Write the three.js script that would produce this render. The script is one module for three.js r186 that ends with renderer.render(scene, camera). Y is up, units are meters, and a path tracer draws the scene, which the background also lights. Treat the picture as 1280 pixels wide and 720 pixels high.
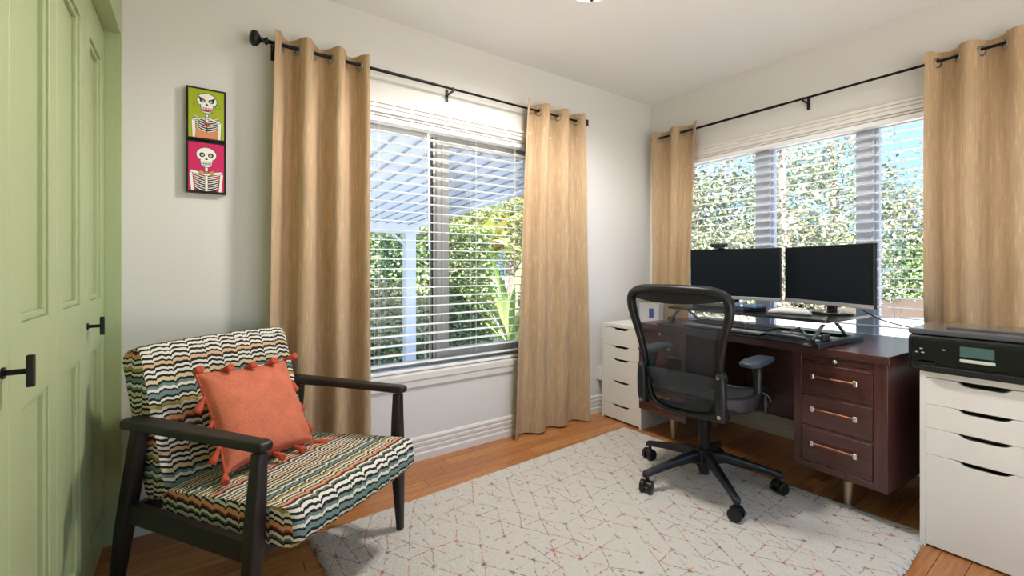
import * as THREE from 'three';
import { RoundedBoxGeometry } from 'three/addons/geometries/RoundedBoxGeometry.js';
import { mergeGeometries } from 'three/addons/utils/BufferGeometryUtils.js';

/* ---------- camera, sky, sun, exposure ---------- */
const scene = new THREE.Scene();
const FPX = 557;                                              // focal length in pixels of the 1280 x 720 frame
const camera = new THREE.PerspectiveCamera(2 * Math.atan(360 / FPX) * 180 / Math.PI, 1280 / 720, 0.05, 200);
camera.position.set(-3.16, 1.12, 2.42);
const YAW = 35.3 * Math.PI / 180;
camera.lookAt(-3.16 + Math.sin(YAW), 1.12, 2.42 - Math.cos(YAW));
camera.setViewOffset(1280, 720, 0, 27, 1280, 720);
const renderer = new THREE.WebGLRenderer();
renderer.toneMapping = THREE.LinearToneMapping;
renderer.toneMappingExposure = 1.55;
renderer.shadowMap.enabled = true;
scene.background = new THREE.Color().setRGB(0.36, 0.62, 1.0);
scene.backgroundIntensity = 1.15;
const SUN = 16, LAMP = 6;
const sun = new THREE.DirectionalLight(0xfff6e8, SUN);
sun.position.set(-12, 17, 5); sun.target.position.set(2, 0, -3);
sun.castShadow = true; sun.shadow.mapSize.set(2048, 2048);
Object.assign(sun.shadow.camera, { left: -24, right: 24, top: 24, bottom: -24, near: 0.5, far: 70 });
scene.add(sun, sun.target);

/* ---------- helpers ---------- */
let seedState = 7;
function rnd() { seedState = (seedState * 1664525 + 1013904223) >>> 0; return seedState / 4294967296; }
const rr = (a, b) => a + (b - a) * rnd();
const lerp = (a, b, t) => a + (b - a) * t;
const clamp = (v, a, b) => Math.min(b, Math.max(a, v));
const V = (x, y, z) => new THREE.Vector3(x, y, z);
const taken = new Map();
function numbered(n) { const k = taken.get(n) ?? 0; taken.set(n, k + 1); return k ? n + '_' + String(k).padStart(3, '0') : n; }
function norm(g) {
  g = g.index ? g.toNonIndexed() : g.clone();
  for (const k of Object.keys(g.attributes)) if (!['position', 'normal', 'uv'].includes(k)) g.deleteAttribute(k);
  if (!g.attributes.normal) g.computeVertexNormals();
  if (!g.attributes.uv) g.setAttribute('uv', new THREE.BufferAttribute(new Float32Array(g.attributes.position.count * 2), 2));
  g.morphAttributes = {}; return g;
}
function merge(...list) { const l = list.flat(9).map(norm); return l.length === 1 ? l[0] : mergeGeometries(l); }
function box(w, h, d, x = 0, y = 0, z = 0) { return new THREE.BoxGeometry(w, h, d).translate(x, y, z); }
function rbox(w, h, d, x = 0, y = 0, z = 0, r = 0.003, s = 1) {
  return new RoundedBoxGeometry(w, h, d, s, Math.min(r, w / 2.01, h / 2.01, d / 2.01)).translate(x, y, z);
}
function bx(x0, x1, y0, y1, z0, z1, r = 0) {
  const w = x1 - x0, h = y1 - y0, d = z1 - z0, c = [(x0 + x1) / 2, (y0 + y1) / 2, (z0 + z1) / 2];
  return r ? rbox(w, h, d, ...c, r) : box(w, h, d, ...c);
}
function cyl(r0, r1, h, x = 0, y = 0, z = 0, n = 20) { return new THREE.CylinderGeometry(r1, r0, h, n).translate(x, y, z); }   // r0 below, r1 above
function rod(a, b, r, n = 10, r2 = r) {
  const d = b.clone().sub(a), g = new THREE.CylinderGeometry(r2, r, d.length(), n);
  g.applyQuaternion(new THREE.Quaternion().setFromUnitVectors(V(0, 1, 0), d.clone().normalize()));
  return g.translate((a.x + b.x) / 2, (a.y + b.y) / 2, (a.z + b.z) / 2);
}
function tube(pts, r, n = 40, k = 8, closed = false) { return new THREE.TubeGeometry(new THREE.CatmullRomCurve3(pts, closed), n, r, k, closed); }
function sweepSections(secs, capped = true) {                 // secs: arrays of Vector3 loops of one length -> a smooth skin
  const n = secs[0].length, pos = [], idx = [], uv = [];
  let run = 0;
  secs.forEach((s, i) => {
    if (i) run += s[0].distanceTo(secs[i - 1][0]);
    let a = 0;
    for (let k = 0; k <= n; k++) { const p = s[k % n]; if (k) a += p.distanceTo(s[k - 1]); pos.push(p.x, p.y, p.z); uv.push(run, a); }
  });
  for (let i = 0; i + 1 < secs.length; i++) for (let k = 0; k < n; k++) {
    const a = i * (n + 1) + k, b = a + 1, c = a + n + 1, d = c + 1; idx.push(a, b, c, b, d, c);
  }
  if (capped) for (const i of [0, secs.length - 1]) {
    const c = secs[i].reduce((s, p) => s.add(p), V(0, 0, 0)).divideScalar(n), o = pos.length / 3;
    pos.push(c.x, c.y, c.z); uv.push(0, 0);
    for (let k = 0; k < n; k++) { const a = i * (n + 1) + k, b = a + 1; i ? idx.push(a, b, o) : idx.push(b, a, o); }
  }
  const g = new THREE.BufferGeometry();
  g.setAttribute('position', new THREE.Float32BufferAttribute(pos, 3)); g.setAttribute('uv', new THREE.Float32BufferAttribute(uv, 2)); g.setIndex(idx);
  g.computeVertexNormals(); return g;
}
function rectLoop(c, w, d, r = 0.3, n = 4, ux = V(1, 0, 0), uz = V(0, 0, 1)) {   // a rounded rectangle round c in the plane of ux, uz
  const out = [], rad = Math.min(w, d) * r;
  for (const [sx, sz, a0] of [[1, 1, 0], [-1, 1, 1], [-1, -1, 2], [1, -1, 3]]) for (let k = 0; k < n; k++) {
    const a = (a0 + k / (n - 1)) * Math.PI / 2, x = sx * (w / 2 - rad) + rad * Math.cos(a), z = sz * (d / 2 - rad) + rad * Math.sin(a);
    out.push(c.clone().addScaledVector(ux, x).addScaledVector(uz, z));
  }
  return out;
}
function surface(fn, nu, nv) {                                 // fn(u, v) -> [x, y, z, s, t]
  const pos = [], uv = [], idx = [];
  for (let j = 0; j <= nv; j++) for (let i = 0; i <= nu; i++) { const p = fn(i / nu, j / nv); pos.push(p[0], p[1], p[2]); uv.push(p[3] ?? i / nu, p[4] ?? j / nv); }
  for (let j = 0; j < nv; j++) for (let i = 0; i < nu; i++) { const a = j * (nu + 1) + i, b = a + 1, c = a + nu + 1, d = c + 1; idx.push(a, b, d, a, d, c); }
  const g = new THREE.BufferGeometry();
  g.setAttribute('position', new THREE.Float32BufferAttribute(pos, 3)); g.setAttribute('uv', new THREE.Float32BufferAttribute(uv, 2)); g.setIndex(idx);
  g.computeVertexNormals(); return g;
}
function grain(g, axis = 'x', off = 0) {                       // uv in metres with u along the grain
  g = norm(g); const p = g.attributes.position, uv = g.attributes.uv, ax = { x: 0, y: 1, z: 2 }[axis];
  for (let t = 0; t < p.count; t += 3) {
    const v = [0, 1, 2].map(k => [p.getX(t + k), p.getY(t + k), p.getZ(t + k)]);
    const e = [0, 1, 2].map(k => v[1][k] - v[0][k]), f = [0, 1, 2].map(k => v[2][k] - v[0][k]);
    const n = [e[1] * f[2] - e[2] * f[1], e[2] * f[0] - e[0] * f[2], e[0] * f[1] - e[1] * f[0]].map(Math.abs);
    const m = n.indexOf(Math.max(...n)), rest = [0, 1, 2].filter(k => k !== m), u = rest.includes(ax) ? ax : rest[0], w = rest.find(k => k !== u);
    for (let k = 0; k < 3; k++) uv.setXY(t + k, v[k][u] + off, v[k][w] + off * 0.37);
  }
  return g;
}
function mesh(name, g, m, parent, label) {
  const o = new THREE.Mesh(Array.isArray(g) ? merge(g) : g, m);
  o.name = name; o.castShadow = o.receiveShadow = true; if (label) o.userData.label = label;
  parent.add(o); return o;
}
function thing(name, label, category, pos = [0, 0, 0], turn = 0, group, parent = scene) {
  const o = new THREE.Group(); o.name = numbered(name); o.position.set(...pos); o.rotation.y = turn;
  o.userData = { label, category }; if (group) o.userData.group = group;
  parent.add(o); return o;
}
function structure(name, label, category) { const o = thing(name, label, category); o.userData.kind = 'structure'; return o; }

/* ---------- textures ---------- */
function hash(x, y, s) { let h = (x * 374761393 + y * 668265263 + s * 1274126177) | 0; h = Math.imul(h ^ (h >>> 13), 1274126177); return ((h ^ (h >>> 16)) >>> 0) / 4294967296; }
function pn(x, y, px, py, s = 1) {
  const x0 = Math.floor(x), y0 = Math.floor(y), fx = x - x0, fy = y - y0, w = t => t * t * (3 - 2 * t), m = (a, b) => ((a % b) + b) % b;
  const h = (i, j) => hash(m(x0 + i, px), m(y0 + j, py), s);
  return lerp(lerp(h(0, 0), h(1, 0), w(fx)), lerp(h(0, 1), h(1, 1), w(fx)), w(fy));
}
function dataTex(w, h, fn, srgb, rx = 1, ry = 1) {
  const d = new Uint8Array(w * h * 4);
  for (let j = 0; j < h; j++) for (let i = 0; i < w; i++) { const c = fn(i / w, j / h, i, j), o = (j * w + i) * 4; for (let k = 0; k < 3; k++) d[o + k] = clamp(Math.round(c[k]), 0, 255); d[o + 3] = 255; }
  const t = new THREE.DataTexture(d, w, h); t.wrapS = t.wrapT = THREE.RepeatWrapping; t.magFilter = THREE.LinearFilter; t.minFilter = THREE.LinearMipmapLinearFilter;
  t.generateMipmaps = true; if (srgb) t.colorSpace = THREE.SRGBColorSpace; t.repeat.set(rx, ry); t.needsUpdate = true; return t;
}
function canvasTex(w, h, draw, srgb = true) {
  const c = document.createElement('canvas'); c.width = w; c.height = h; draw(c.getContext('2d'), w, h);
  const t = new THREE.CanvasTexture(c); t.wrapS = t.wrapT = THREE.RepeatWrapping; if (srgb) t.colorSpace = THREE.SRGBColorSpace; return t;
}
function woodTex(a, b, seed, contrast = 1) {                   // 1 m of grain by 0.25 m
  return dataTex(512, 256, (u, v) => {
    const wob = pn(u * 5, v * 6, 5, 6, seed) * 0.55;
    const ring = 0.5 + 0.5 * Math.sin((v * 9 + wob * 2.2) * Math.PI * 2);
    const fine = pn(u * 14, v * 128, 14, 128, seed + 1), mid = pn(u * 6, v * 28, 6, 28, seed + 2), big = pn(u * 2, v * 3, 2, 3, seed + 3);
    const t = clamp(0.5 + contrast * ((ring - 0.5) * 0.28 + (fine - 0.5) * 0.5 + (mid - 0.5) * 0.45 + (big - 0.5) * 0.3), 0, 1);
    return [0, 1, 2].map(k => lerp(a[k], b[k], t));
  }, true, 1, 4);
}
const noiseBump = dataTex(256, 256, (u, v) => { const n = 0.5 * pn(u * 64, v * 64, 64, 64, 4) + 0.3 * pn(u * 128, v * 128, 128, 128, 5) + 0.2 * pn(u * 16, v * 16, 16, 16, 6); return [n * 255, n * 255, n * 255]; }, false, 2, 2);
const std = (color, roughness = 0.6, o = {}) => new THREE.MeshStandardMaterial({ color, roughness, ...o });
const phys = (color, roughness = 0.5, o = {}) => new THREE.MeshPhysicalMaterial({ color, roughness, ...o });
const M = {
  wall: std(0xe3e1dd, 0.85, { bumpMap: noiseBump, bumpScale: 0.0003 }),
  ceiling: std(0xf3f3f3, 0.9, { bumpMap: noiseBump, bumpScale: 0.0003 }),
  trim: phys(0xe4e0da, 0.42),
  green: phys(0xaebb8c, 0.45, { bumpMap: noiseBump, bumpScale: 0.0003 }),
  black: std(0x0b0b0c, 0.4),
  blackMetal: std(0x0c0b0b, 0.38, { metalness: 0.5 }),
  blind: phys(0xf1f2f2, 0.45),
  cord: std(0xe9e9e6, 0.8),
  vinyl: phys(0xb9b8b4, 0.4),
  vinylBlue: phys(0xc3c8d4, 0.4),
  glass: phys(0xffffff, 0, { transmission: 1, thickness: 0, ior: 1.45 }),
  white: phys(0xe9e6e0, 0.35),
  dark: std(0x060606, 0.7),
  chrome: std(0xd8d8d8, 0.22, { metalness: 1 }),
  brass: std(0xb9a98a, 0.35, { metalness: 0.9 }),
  nickel: std(0x9b9ea3, 0.3, { metalness: 1 }),
};
const oak = [[[206, 146, 88], [166, 108, 58]], [[198, 134, 78], [156, 98, 52]], [[214, 156, 98], [176, 118, 68]], [[188, 124, 70], [146, 88, 46]]].map(([a, b], i) => phys(0xffffff, 0.38, { map: woodTex(a, b, 20 + i * 7), clearcoat: 0.25, clearcoatRoughness: 0.3 }));
M.mahogany = phys(0xffffff, 0.35, { map: woodTex([88, 45, 40], [58, 26, 24], 71, 0.9), clearcoat: 0.5, clearcoatRoughness: 0.18 });
M.espresso = phys(0xffffff, 0.5, { map: woodTex([22, 12, 11], [11, 6, 6], 81, 0.9), clearcoat: 0.12, clearcoatRoughness: 0.3 });
M.concrete = std(0xffffff, 0.9, { map: dataTex(256, 256, (u, v) => { const n = 0.5 * pn(u * 8, v * 8, 8, 8, 31) + 0.5 * pn(u * 90, v * 90, 90, 90, 32); const g = 196 + (n - 0.5) * 40; return [g, g * 0.975, g * 0.94]; }, true, 0.4, 0.4) });
const linen = dataTex(512, 512, (u, v, i, j) => {
  const slub = Math.pow(pn(u * 170, v * 9, 170, 9, 41), 4), weave = 0.5 + 0.25 * Math.sin(i * 2.1) * Math.sin(j * 2.3), str = pn(u * 60, v * 3, 60, 3, 43);
  const t = 0.95 + slub * 0.13 + (str - 0.5) * 0.07 + (weave - 0.5) * 0.06;
  return [200 * t, 170 * t, 133 * t];
}, true, 2.2, 2.2);
const linenBump = dataTex(512, 512, (u, v) => { const n = 0.6 * pn(u * 200, v * 10, 200, 10, 41) + 0.4 * pn(u * 180, v * 180, 180, 180, 44); return [n * 255, n * 255, n * 255]; }, false, 2.2, 2.2);
M.linen = phys(0xffffff, 0.85, { map: linen, bumpMap: linenBump, bumpScale: 0.0012, transmission: 0.12, thickness: 0, side: THREE.DoubleSide });

/* ---------- the room ---------- */
const H = 2.49, XL = -3.41, ZF = 3.0, T = 0.16;
const W1 = { x0: -2.62, x1: -1.2, y0: 0.50, y1: 1.965 }, W2 = { z0: 0.25, z1: 2.11, y0: 0.50, y1: 1.965 };
const wallGeo = g => grain(g, 'x');
{
  const f = structure('floor', 'warm oak strip floor running along the window wall', 'floor');
  mesh('subfloor', bx(XL - 0.3, T, -0.16, -0.014, -T, ZF + T), std(0x2a1a10, 0.9), f);
  const gw = 0.082, shared = [];
  let row = 0;
  for (let z = 0.0; z < ZF - 0.001; z += gw, row++) {
    let x = XL - 0.06 - rr(0, 0.8);
    while (x < 0) {
      const len = rr(0.55, 1.35), x0 = Math.max(x, XL - 0.06), x1 = Math.min(x + len, 0);
      if (x1 - x0 > 0.06) {
        const g = grain(rbox(x1 - x0 - 0.0012, 0.014, Math.min(gw, ZF - z) - 0.001, (x0 + x1) / 2, -0.007, z + Math.min(gw, ZF - z) / 2, 0.0012), 'x', rr(0, 9));
        mesh('floor_board', g, oak[Math.floor(rnd() * 4)], f);
      }
      x += len;
    }
  }
  const c = structure('ceiling', 'plain white painted ceiling', 'ceiling');
  mesh('ceiling_slab', wallGeo(bx(XL - 0.6, T + 0.35, H, H + 0.2, -T - 0.35, ZF + T + 0.8)), M.ceiling, c);  // unseen front overhang added to keep direct sun out of the glass doors
  const b = structure('wall_back', 'off-white painted wall with the blinds window over the armchair', 'wall');
  mesh('plaster', wallGeo(merge(bx(XL - 0.3, W1.x0, 0, H, -T, 0), bx(W1.x1, T, 0, H, -T, 0), bx(W1.x0, W1.x1, 0, W1.y0, -T, 0), bx(W1.x0, W1.x1, W1.y1, H, -T, 0))), M.wall, b);
  const r = structure('wall_right', 'off-white painted wall with the wide window behind the desk', 'wall');
  mesh('plaster', grain(merge(bx(0, T, 0, H, 0, W2.z0), bx(0, T, 0, H, W2.z1, ZF + T), bx(0, T, 0, W2.y0, W2.z0, W2.z1), bx(0, T, W2.y1, H, W2.z0, W2.z1)), 'z'), M.wall, r);
  const l = structure('wall_left', 'green painted closet wall with a recessed opening', 'wall');
  mesh('plaster', grain(merge(bx(XL - 0.13, XL, 2.06, H, 0, ZF), bx(XL - 0.13, XL, 0, 2.06, 1.53, ZF)), 'z'), M.green, l);
  mesh('jamb', bx(XL - 0.13, XL, 0, 2.06, 0.0, 0.032), M.green, l);
  mesh('closet_back', bx(XL - 0.26, XL - 0.14, 0, H, 0, ZF), M.wall, l);
  const fr = structure('wall_front', 'off-white painted wall facing the window wall', 'wall');
  const GD = { x0: -2.75, x1: -0.45, y1: 2.1 };
  mesh('plaster', wallGeo(merge(bx(XL - 0.3, GD.x0, 0, H, ZF, ZF + T), bx(GD.x1, T, 0, H, ZF, ZF + T), bx(GD.x0, GD.x1, GD.y1, H, ZF, ZF + T))), M.wall, fr);
  // unseen sliding glass doors, inferred and added for even daylight from behind the viewer
  const gd = structure('door_5', 'wide unseen sliding glass door added for even frontal daylight', 'door'), gx = [GD.x0, (GD.x0 + GD.x1) / 2, GD.x1];
  for (let k = 0; k < 2; k++) {
    const a = gx[k], b = gx[k + 1], z = ZF + 0.06 + k * 0.04;
    mesh('sash', merge(bx(a, a + 0.05, 0.02, GD.y1, z, z + 0.035, 0.004), bx(b - 0.05, b, 0.02, GD.y1, z, z + 0.035, 0.004), bx(a + 0.05, b - 0.05, 0.02, 0.1, z, z + 0.035, 0.004), bx(a + 0.05, b - 0.05, GD.y1 - 0.06, GD.y1, z, z + 0.035, 0.004)), M.vinyl, gd);
    mesh('pane', bx(a + 0.05, b - 0.05, 0.1, GD.y1 - 0.06, z + 0.018, z + 0.018), M.glass, gd);
  }
  mesh('threshold', bx(GD.x0, GD.x1, -0.02, 0.02, ZF, ZF + T), M.vinyl, gd);
  // ridged baseboards
  const prof = () => { const s = new THREE.Shape(); s.moveTo(0, 0); [[0.018, 0], [0.018, 0.038], [0.014, 0.043], [0.012, 0.05], [0.014, 0.055], [0.014, 0.07], [0.011, 0.076], [0.0135, 0.082], [0.0135, 0.098], [0.010, 0.105], [0.012, 0.112], [0.012, 0.122], [0.006, 0.132], [0, 0.134]].forEach(p => s.lineTo(...p)); return s; };
  const run = len => new THREE.ExtrudeGeometry(prof(), { depth: len, bevelEnabled: false });
  const bb = structure('baseboard_back', 'white ridged baseboard under the window by the armchair', 'baseboard');
  mesh('moulding', run(-XL).rotateY(-Math.PI / 2), M.trim, bb);
  const br = structure('baseboard_right', 'white ridged baseboard along the wall behind the desk', 'baseboard');
  mesh('moulding', run(ZF).rotateY(Math.PI).translate(0, 0, ZF), M.trim, br);
}
// windows
{
  const w = structure('window_1', 'two-pane sliding window onto the covered patio, white stepped casing', 'window');
  const { x0, x1, y0, y1 } = W1, cx = -1.911;
  mesh('jamb_lining', merge(bx(x0 - 0.002, x0 + 0.012, y0, y1, -T, 0), bx(x1 - 0.012, x1 + 0.002, y0, y1, -T, 0), bx(x0, x1, y1 - 0.012, y1 + 0.002, -T, 0)), M.trim, w);
  mesh('frame', merge(bx(x0, x1, y0, y0 + 0.05, -0.14, -0.09, 0.004), bx(x0, x1, y1 - 0.05, y1, -0.14, -0.09, 0.004), bx(x0, x0 + 0.05, y0, y1, -0.14, -0.09, 0.004), bx(x1 - 0.05, x1, y0, y1, -0.14, -0.09, 0.004)), M.vinyl, w);
  mesh('mullion', merge(bx(cx - 0.042, cx + 0.042, y0, y1, -0.14, -0.085, 0.004), bx(cx - 0.062, cx - 0.042, y0, y1, -0.135, -0.1, 0.003), bx(cx - 0.012, cx + 0.002, y0, y1, -0.09, -0.078, 0.003)), M.vinyl, w);
  mesh('sash', merge(bx(cx + 0.04, x1 - 0.05, y0 + 0.05, y0 + 0.11, -0.13, -0.095, 0.004), bx(cx + 0.04, x1 - 0.05, y1 - 0.09, y1 - 0.05, -0.13, -0.095, 0.004)), M.vinyl, w);
  mesh('sash_seal', bx(cx - 0.068, cx - 0.06, y0 + 0.05, y1 - 0.05, -0.132, -0.1), M.black, w);
  mesh('pane', bx(x0 + 0.05, cx - 0.06, y0 + 0.05, y1 - 0.05, -0.118, -0.118), M.glass, w);
  mesh('pane', bx(cx + 0.04, x1 - 0.05, y0 + 0.11, y1 - 0.09, -0.112, -0.112), M.glass, w);
  mesh('insect_screen', bx(cx + 0.04, x1 - 0.05, y0 + 0.09, y1 - 0.07, -0.128, -0.128), std(0x5a5d62, 0.9, { transparent: true, opacity: 0.22 }), w);
  // head casing of three stepped boards, side casings, stool and apron
  mesh('head_casing', merge(bx(x0 - 0.09, x1 + 0.09, y1, y1 + 0.026, -0.001, 0.014, 0.003), bx(x0 - 0.09, x1 + 0.09, y1 + 0.024, y1 + 0.046, -0.001, 0.022, 0.004), bx(x0 - 0.1, x1 + 0.1, y1 + 0.044, y1 + 0.062, -0.001, 0.032, 0.004)), M.trim, w);
  mesh('side_casing', bx(x0 - 0.08, x0, y0, y1, -0.001, 0.014, 0.003), M.trim, w);
  mesh('side_casing', bx(x1, x1 + 0.08, y0, y1, -0.001, 0.014, 0.003), M.trim, w);
  mesh('stool', bx(x0 - 0.06, x1 + 0.06, y0 - 0.035, y0 + 0.004, -0.10, 0.018, 0.005), M.trim, w);
  mesh('apron', bx(x0 - 0.05, x1 + 0.05, y0 - 0.075, y0 - 0.033, -0.001, 0.012, 0.003), M.trim, w);

  const v = structure('window_2', 'three-light window behind the desk looking onto the trees', 'window');
  const { z0, z1 } = W2, Y0 = W2.y0, Y1 = W2.y1;
  const bz = (a, b, c, d, e, f, r = 0) => bx(e, f, c, d, a, b, r);         // along z: z0, z1, y0, y1, x0, x1
  mesh('jamb_lining', merge(bz(z0 - 0.002, z0 + 0.012, Y0, Y1, 0, T), bz(z1 - 0.012, z1 + 0.002, Y0, Y1, 0, T), bz(z0, z1, Y1 - 0.012, Y1 + 0.002, 0, T)), M.trim, v);
  mesh('frame', merge(bz(z0, z1, Y0, Y0 + 0.05, 0.09, 0.14, 0.004), bz(z0, z1, Y1 - 0.04, Y1, 0.09, 0.14, 0.004), bz(z0, z0 + 0.05, Y0, Y1, 0.09, 0.14, 0.004), bz(z1 - 0.05, z1, Y0, Y1, 0.09, 0.14, 0.004)), M.vinylBlue, v);
  for (const [a, b] of [[0.832, 0.952], [1.424, 1.53]]) {
    mesh('mullion', merge(bz(a, b - 0.025, Y0, Y1, 0.085, 0.145, 0.005), bz(b - 0.027, b - 0.012, Y0, Y1, 0.075, 0.13, 0.003), bz(b - 0.012, b + 0.006, Y0, Y1, 0.09, 0.13, 0.003)), M.vinylBlue, v);
  }
  for (const [a, b] of [[z0 + 0.05, 0.834], [0.955, 1.426], [1.533, z1 - 0.05]]) mesh('pane', bz(a, b, Y0 + 0.05, Y1 - 0.04, 0.116, 0.116), M.glass, v);
  mesh('head_casing', merge(bz(z0 - 0.09, z1 + 0.09, Y1, Y1 + 0.026, -0.014, 0.001, 0.003), bz(z0 - 0.09, z1 + 0.09, Y1 + 0.024, Y1 + 0.046, -0.022, 0.001, 0.004), bz(z0 - 0.1, z1 + 0.1, Y1 + 0.044, Y1 + 0.062, -0.032, 0.001, 0.004)), M.trim, v);
  mesh('side_casing', bz(z0 - 0.08, z0, Y0, Y1, -0.014, 0.001, 0.003), M.trim, v);
  mesh('side_casing', bz(z1, z1 + 0.08, Y0, Y1, -0.014, 0.001, 0.003), M.trim, v);
  mesh('stool', bz(z0 - 0.06, z1 + 0.06, Y0 - 0.035, Y0 + 0.004, -0.018, 0.10, 0.005), M.trim, v);
  mesh('apron', bz(z0 - 0.05, z1 + 0.05, Y0 - 0.075, Y0 - 0.033, -0.012, 0.001, 0.003), M.trim, v);
}
// closet doors: four bifold leaves with an upper and a lower sunk panel
{
  const XD = XL - 0.05, w = 0.365;
  for (let k = 0; k < 4; k++) {
    const d = structure('door_' + (k + 1), ['green bifold door leaf against the closet jamb, with a black pull', 'green bifold door leaf second from the closet jamb', 'green bifold door leaf third from the closet jamb', 'green bifold door leaf farthest from the closet jamb, with a black pull'][k], 'door');
    const z0 = 0.036 + k * (w + 0.002), z1 = z0 + w, st = 0.072, pv = [[0.15, 0.825], [1.0, 1.915]];
    d.position.set(XD, 0, z0);
    const L = (za, zb, ya, yb, xa, xb, r) => bx(xa, xb, ya, yb, za, zb, r);
    mesh('frame', grain(merge(L(0, st, 0.012, 2.05, -0.032, 0, 0.003), L(w - st, w, 0.012, 2.05, -0.032, 0, 0.003), L(st - 0.002, w - st + 0.002, 0.012, pv[0][0], -0.032, -0.0004), L(st - 0.002, w - st + 0.002, pv[0][1], pv[1][0], -0.032, -0.0004), L(st - 0.002, w - st + 0.002, pv[1][1], 2.05, -0.032, -0.0004)), 'y'), M.green, d);
    for (const [ya, yb] of pv) {
      const p = mesh('panel', L(st - 0.005, w - st + 0.005, ya - 0.005, yb + 0.005, -0.026, -0.018), M.green, d);
      const za = st, zb = w - st, m = 0.017;
      mesh('panel_moulding', merge(L(za, za + m, ya, yb, -0.02, -0.006, 0.004), L(zb - m, zb, ya, yb, -0.02, -0.006, 0.004), L(za + m, zb - m, ya, ya + m, -0.02, -0.006, 0.004), L(za + m, zb - m, yb - m, yb, -0.02, -0.006, 0.004)), M.green, p);
    }
    if (k === 0 || k === 3) {
      const zk = k === 0 ? w - 0.028 : 0.04, q = mesh('pull', merge(rod(V(-0.001, 0.918, zk), V(0.034, 0.918, zk), 0.0055, 12), rod(V(-0.001, 0.918, zk), V(0.004, 0.918, zk), 0.011, 16)), M.blackMetal, d, 'black T-shaped pull');
      mesh('pull_bar', rbox(0.012, 0.062, 0.012, 0.038, 0.918, zk, 0.002), M.black, q);
    }
  }
}
/* ---------- window blinds ---------- */
function blind(label, len, place, cords) {                      // built along local x, room side is +z
  const b = thing('window_blind', label, 'blind'); place(b);
  const top = W1.y1 - 0.013, bot = 0.507, pitch = 0.055, wd = 0.052;
  mesh('valance', merge(rbox(len, 0.03, 0.01, 0, top - 0.015, 0.034, 0.004), rbox(len - 0.01, 0.026, 0.05, 0, top - 0.014, 0, 0.003)), M.blind, b);
  const s = new THREE.Shape(); const n = 6, th = 0.0028;
  for (let i = 0; i <= n; i++) { const t = i / n * 2 - 1; s[i ? 'lineTo' : 'moveTo'](t * wd / 2, 0.0022 * (1 - t * t)); }
  for (let i = n; i >= 0; i--) { const t = i / n * 2 - 1; s.lineTo(t * wd / 2, 0.0022 * (1 - t * t) - th); }
  const slat = new THREE.ExtrudeGeometry(s, { depth: len - 0.006, bevelEnabled: false }).translate(0, 0, -(len - 0.006) / 2).rotateY(Math.PI / 2);
  for (let y = bot + 0.05; y < top - 0.035; y += pitch) { const o = mesh('slat', slat, M.blind, b); o.position.y = y; o.rotation.x = 0.035 + rr(-0.012, 0.012); }
  mesh('bottom_rail', rbox(len - 0.006, 0.018, wd, 0, bot + 0.01, 0, 0.005), M.blind, b);
  for (const c of cords) mesh('ladder_cord', [rod(V(c, bot + 0.01, 0.032), V(c, top - 0.02, 0.032), 0.0011, 5), rod(V(c, bot + 0.01, -0.032), V(c, top - 0.02, -0.032), 0.0011, 5), rod(V(c + 0.02, bot + 0.01, 0), V(c + 0.02, top - 0.02, 0), 0.0009, 5)], M.cord, b);
  return b;
}
{
  const b1 = blind('white slatted blind in the patio window, slats open', 1.386, o => o.position.set((W1.x0 + W1.x1) / 2, 0, -0.047), [-0.43, -0.125, 0.195, 0.5]);
  mesh('tilt_wand', rod(V(-0.14, 1.9, 0.045), V(-0.135, 1.22, 0.05), 0.004, 8), M.blind, b1);
  blind('white slatted blind in the wide window behind the monitors, slats open', 1.826, o => { o.position.set(0.047, 0, (W2.z0 + W2.z1) / 2); o.rotation.y = -Math.PI / 2; }, [-0.5, 0.115, 0.445, 0.85]);
}
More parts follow.
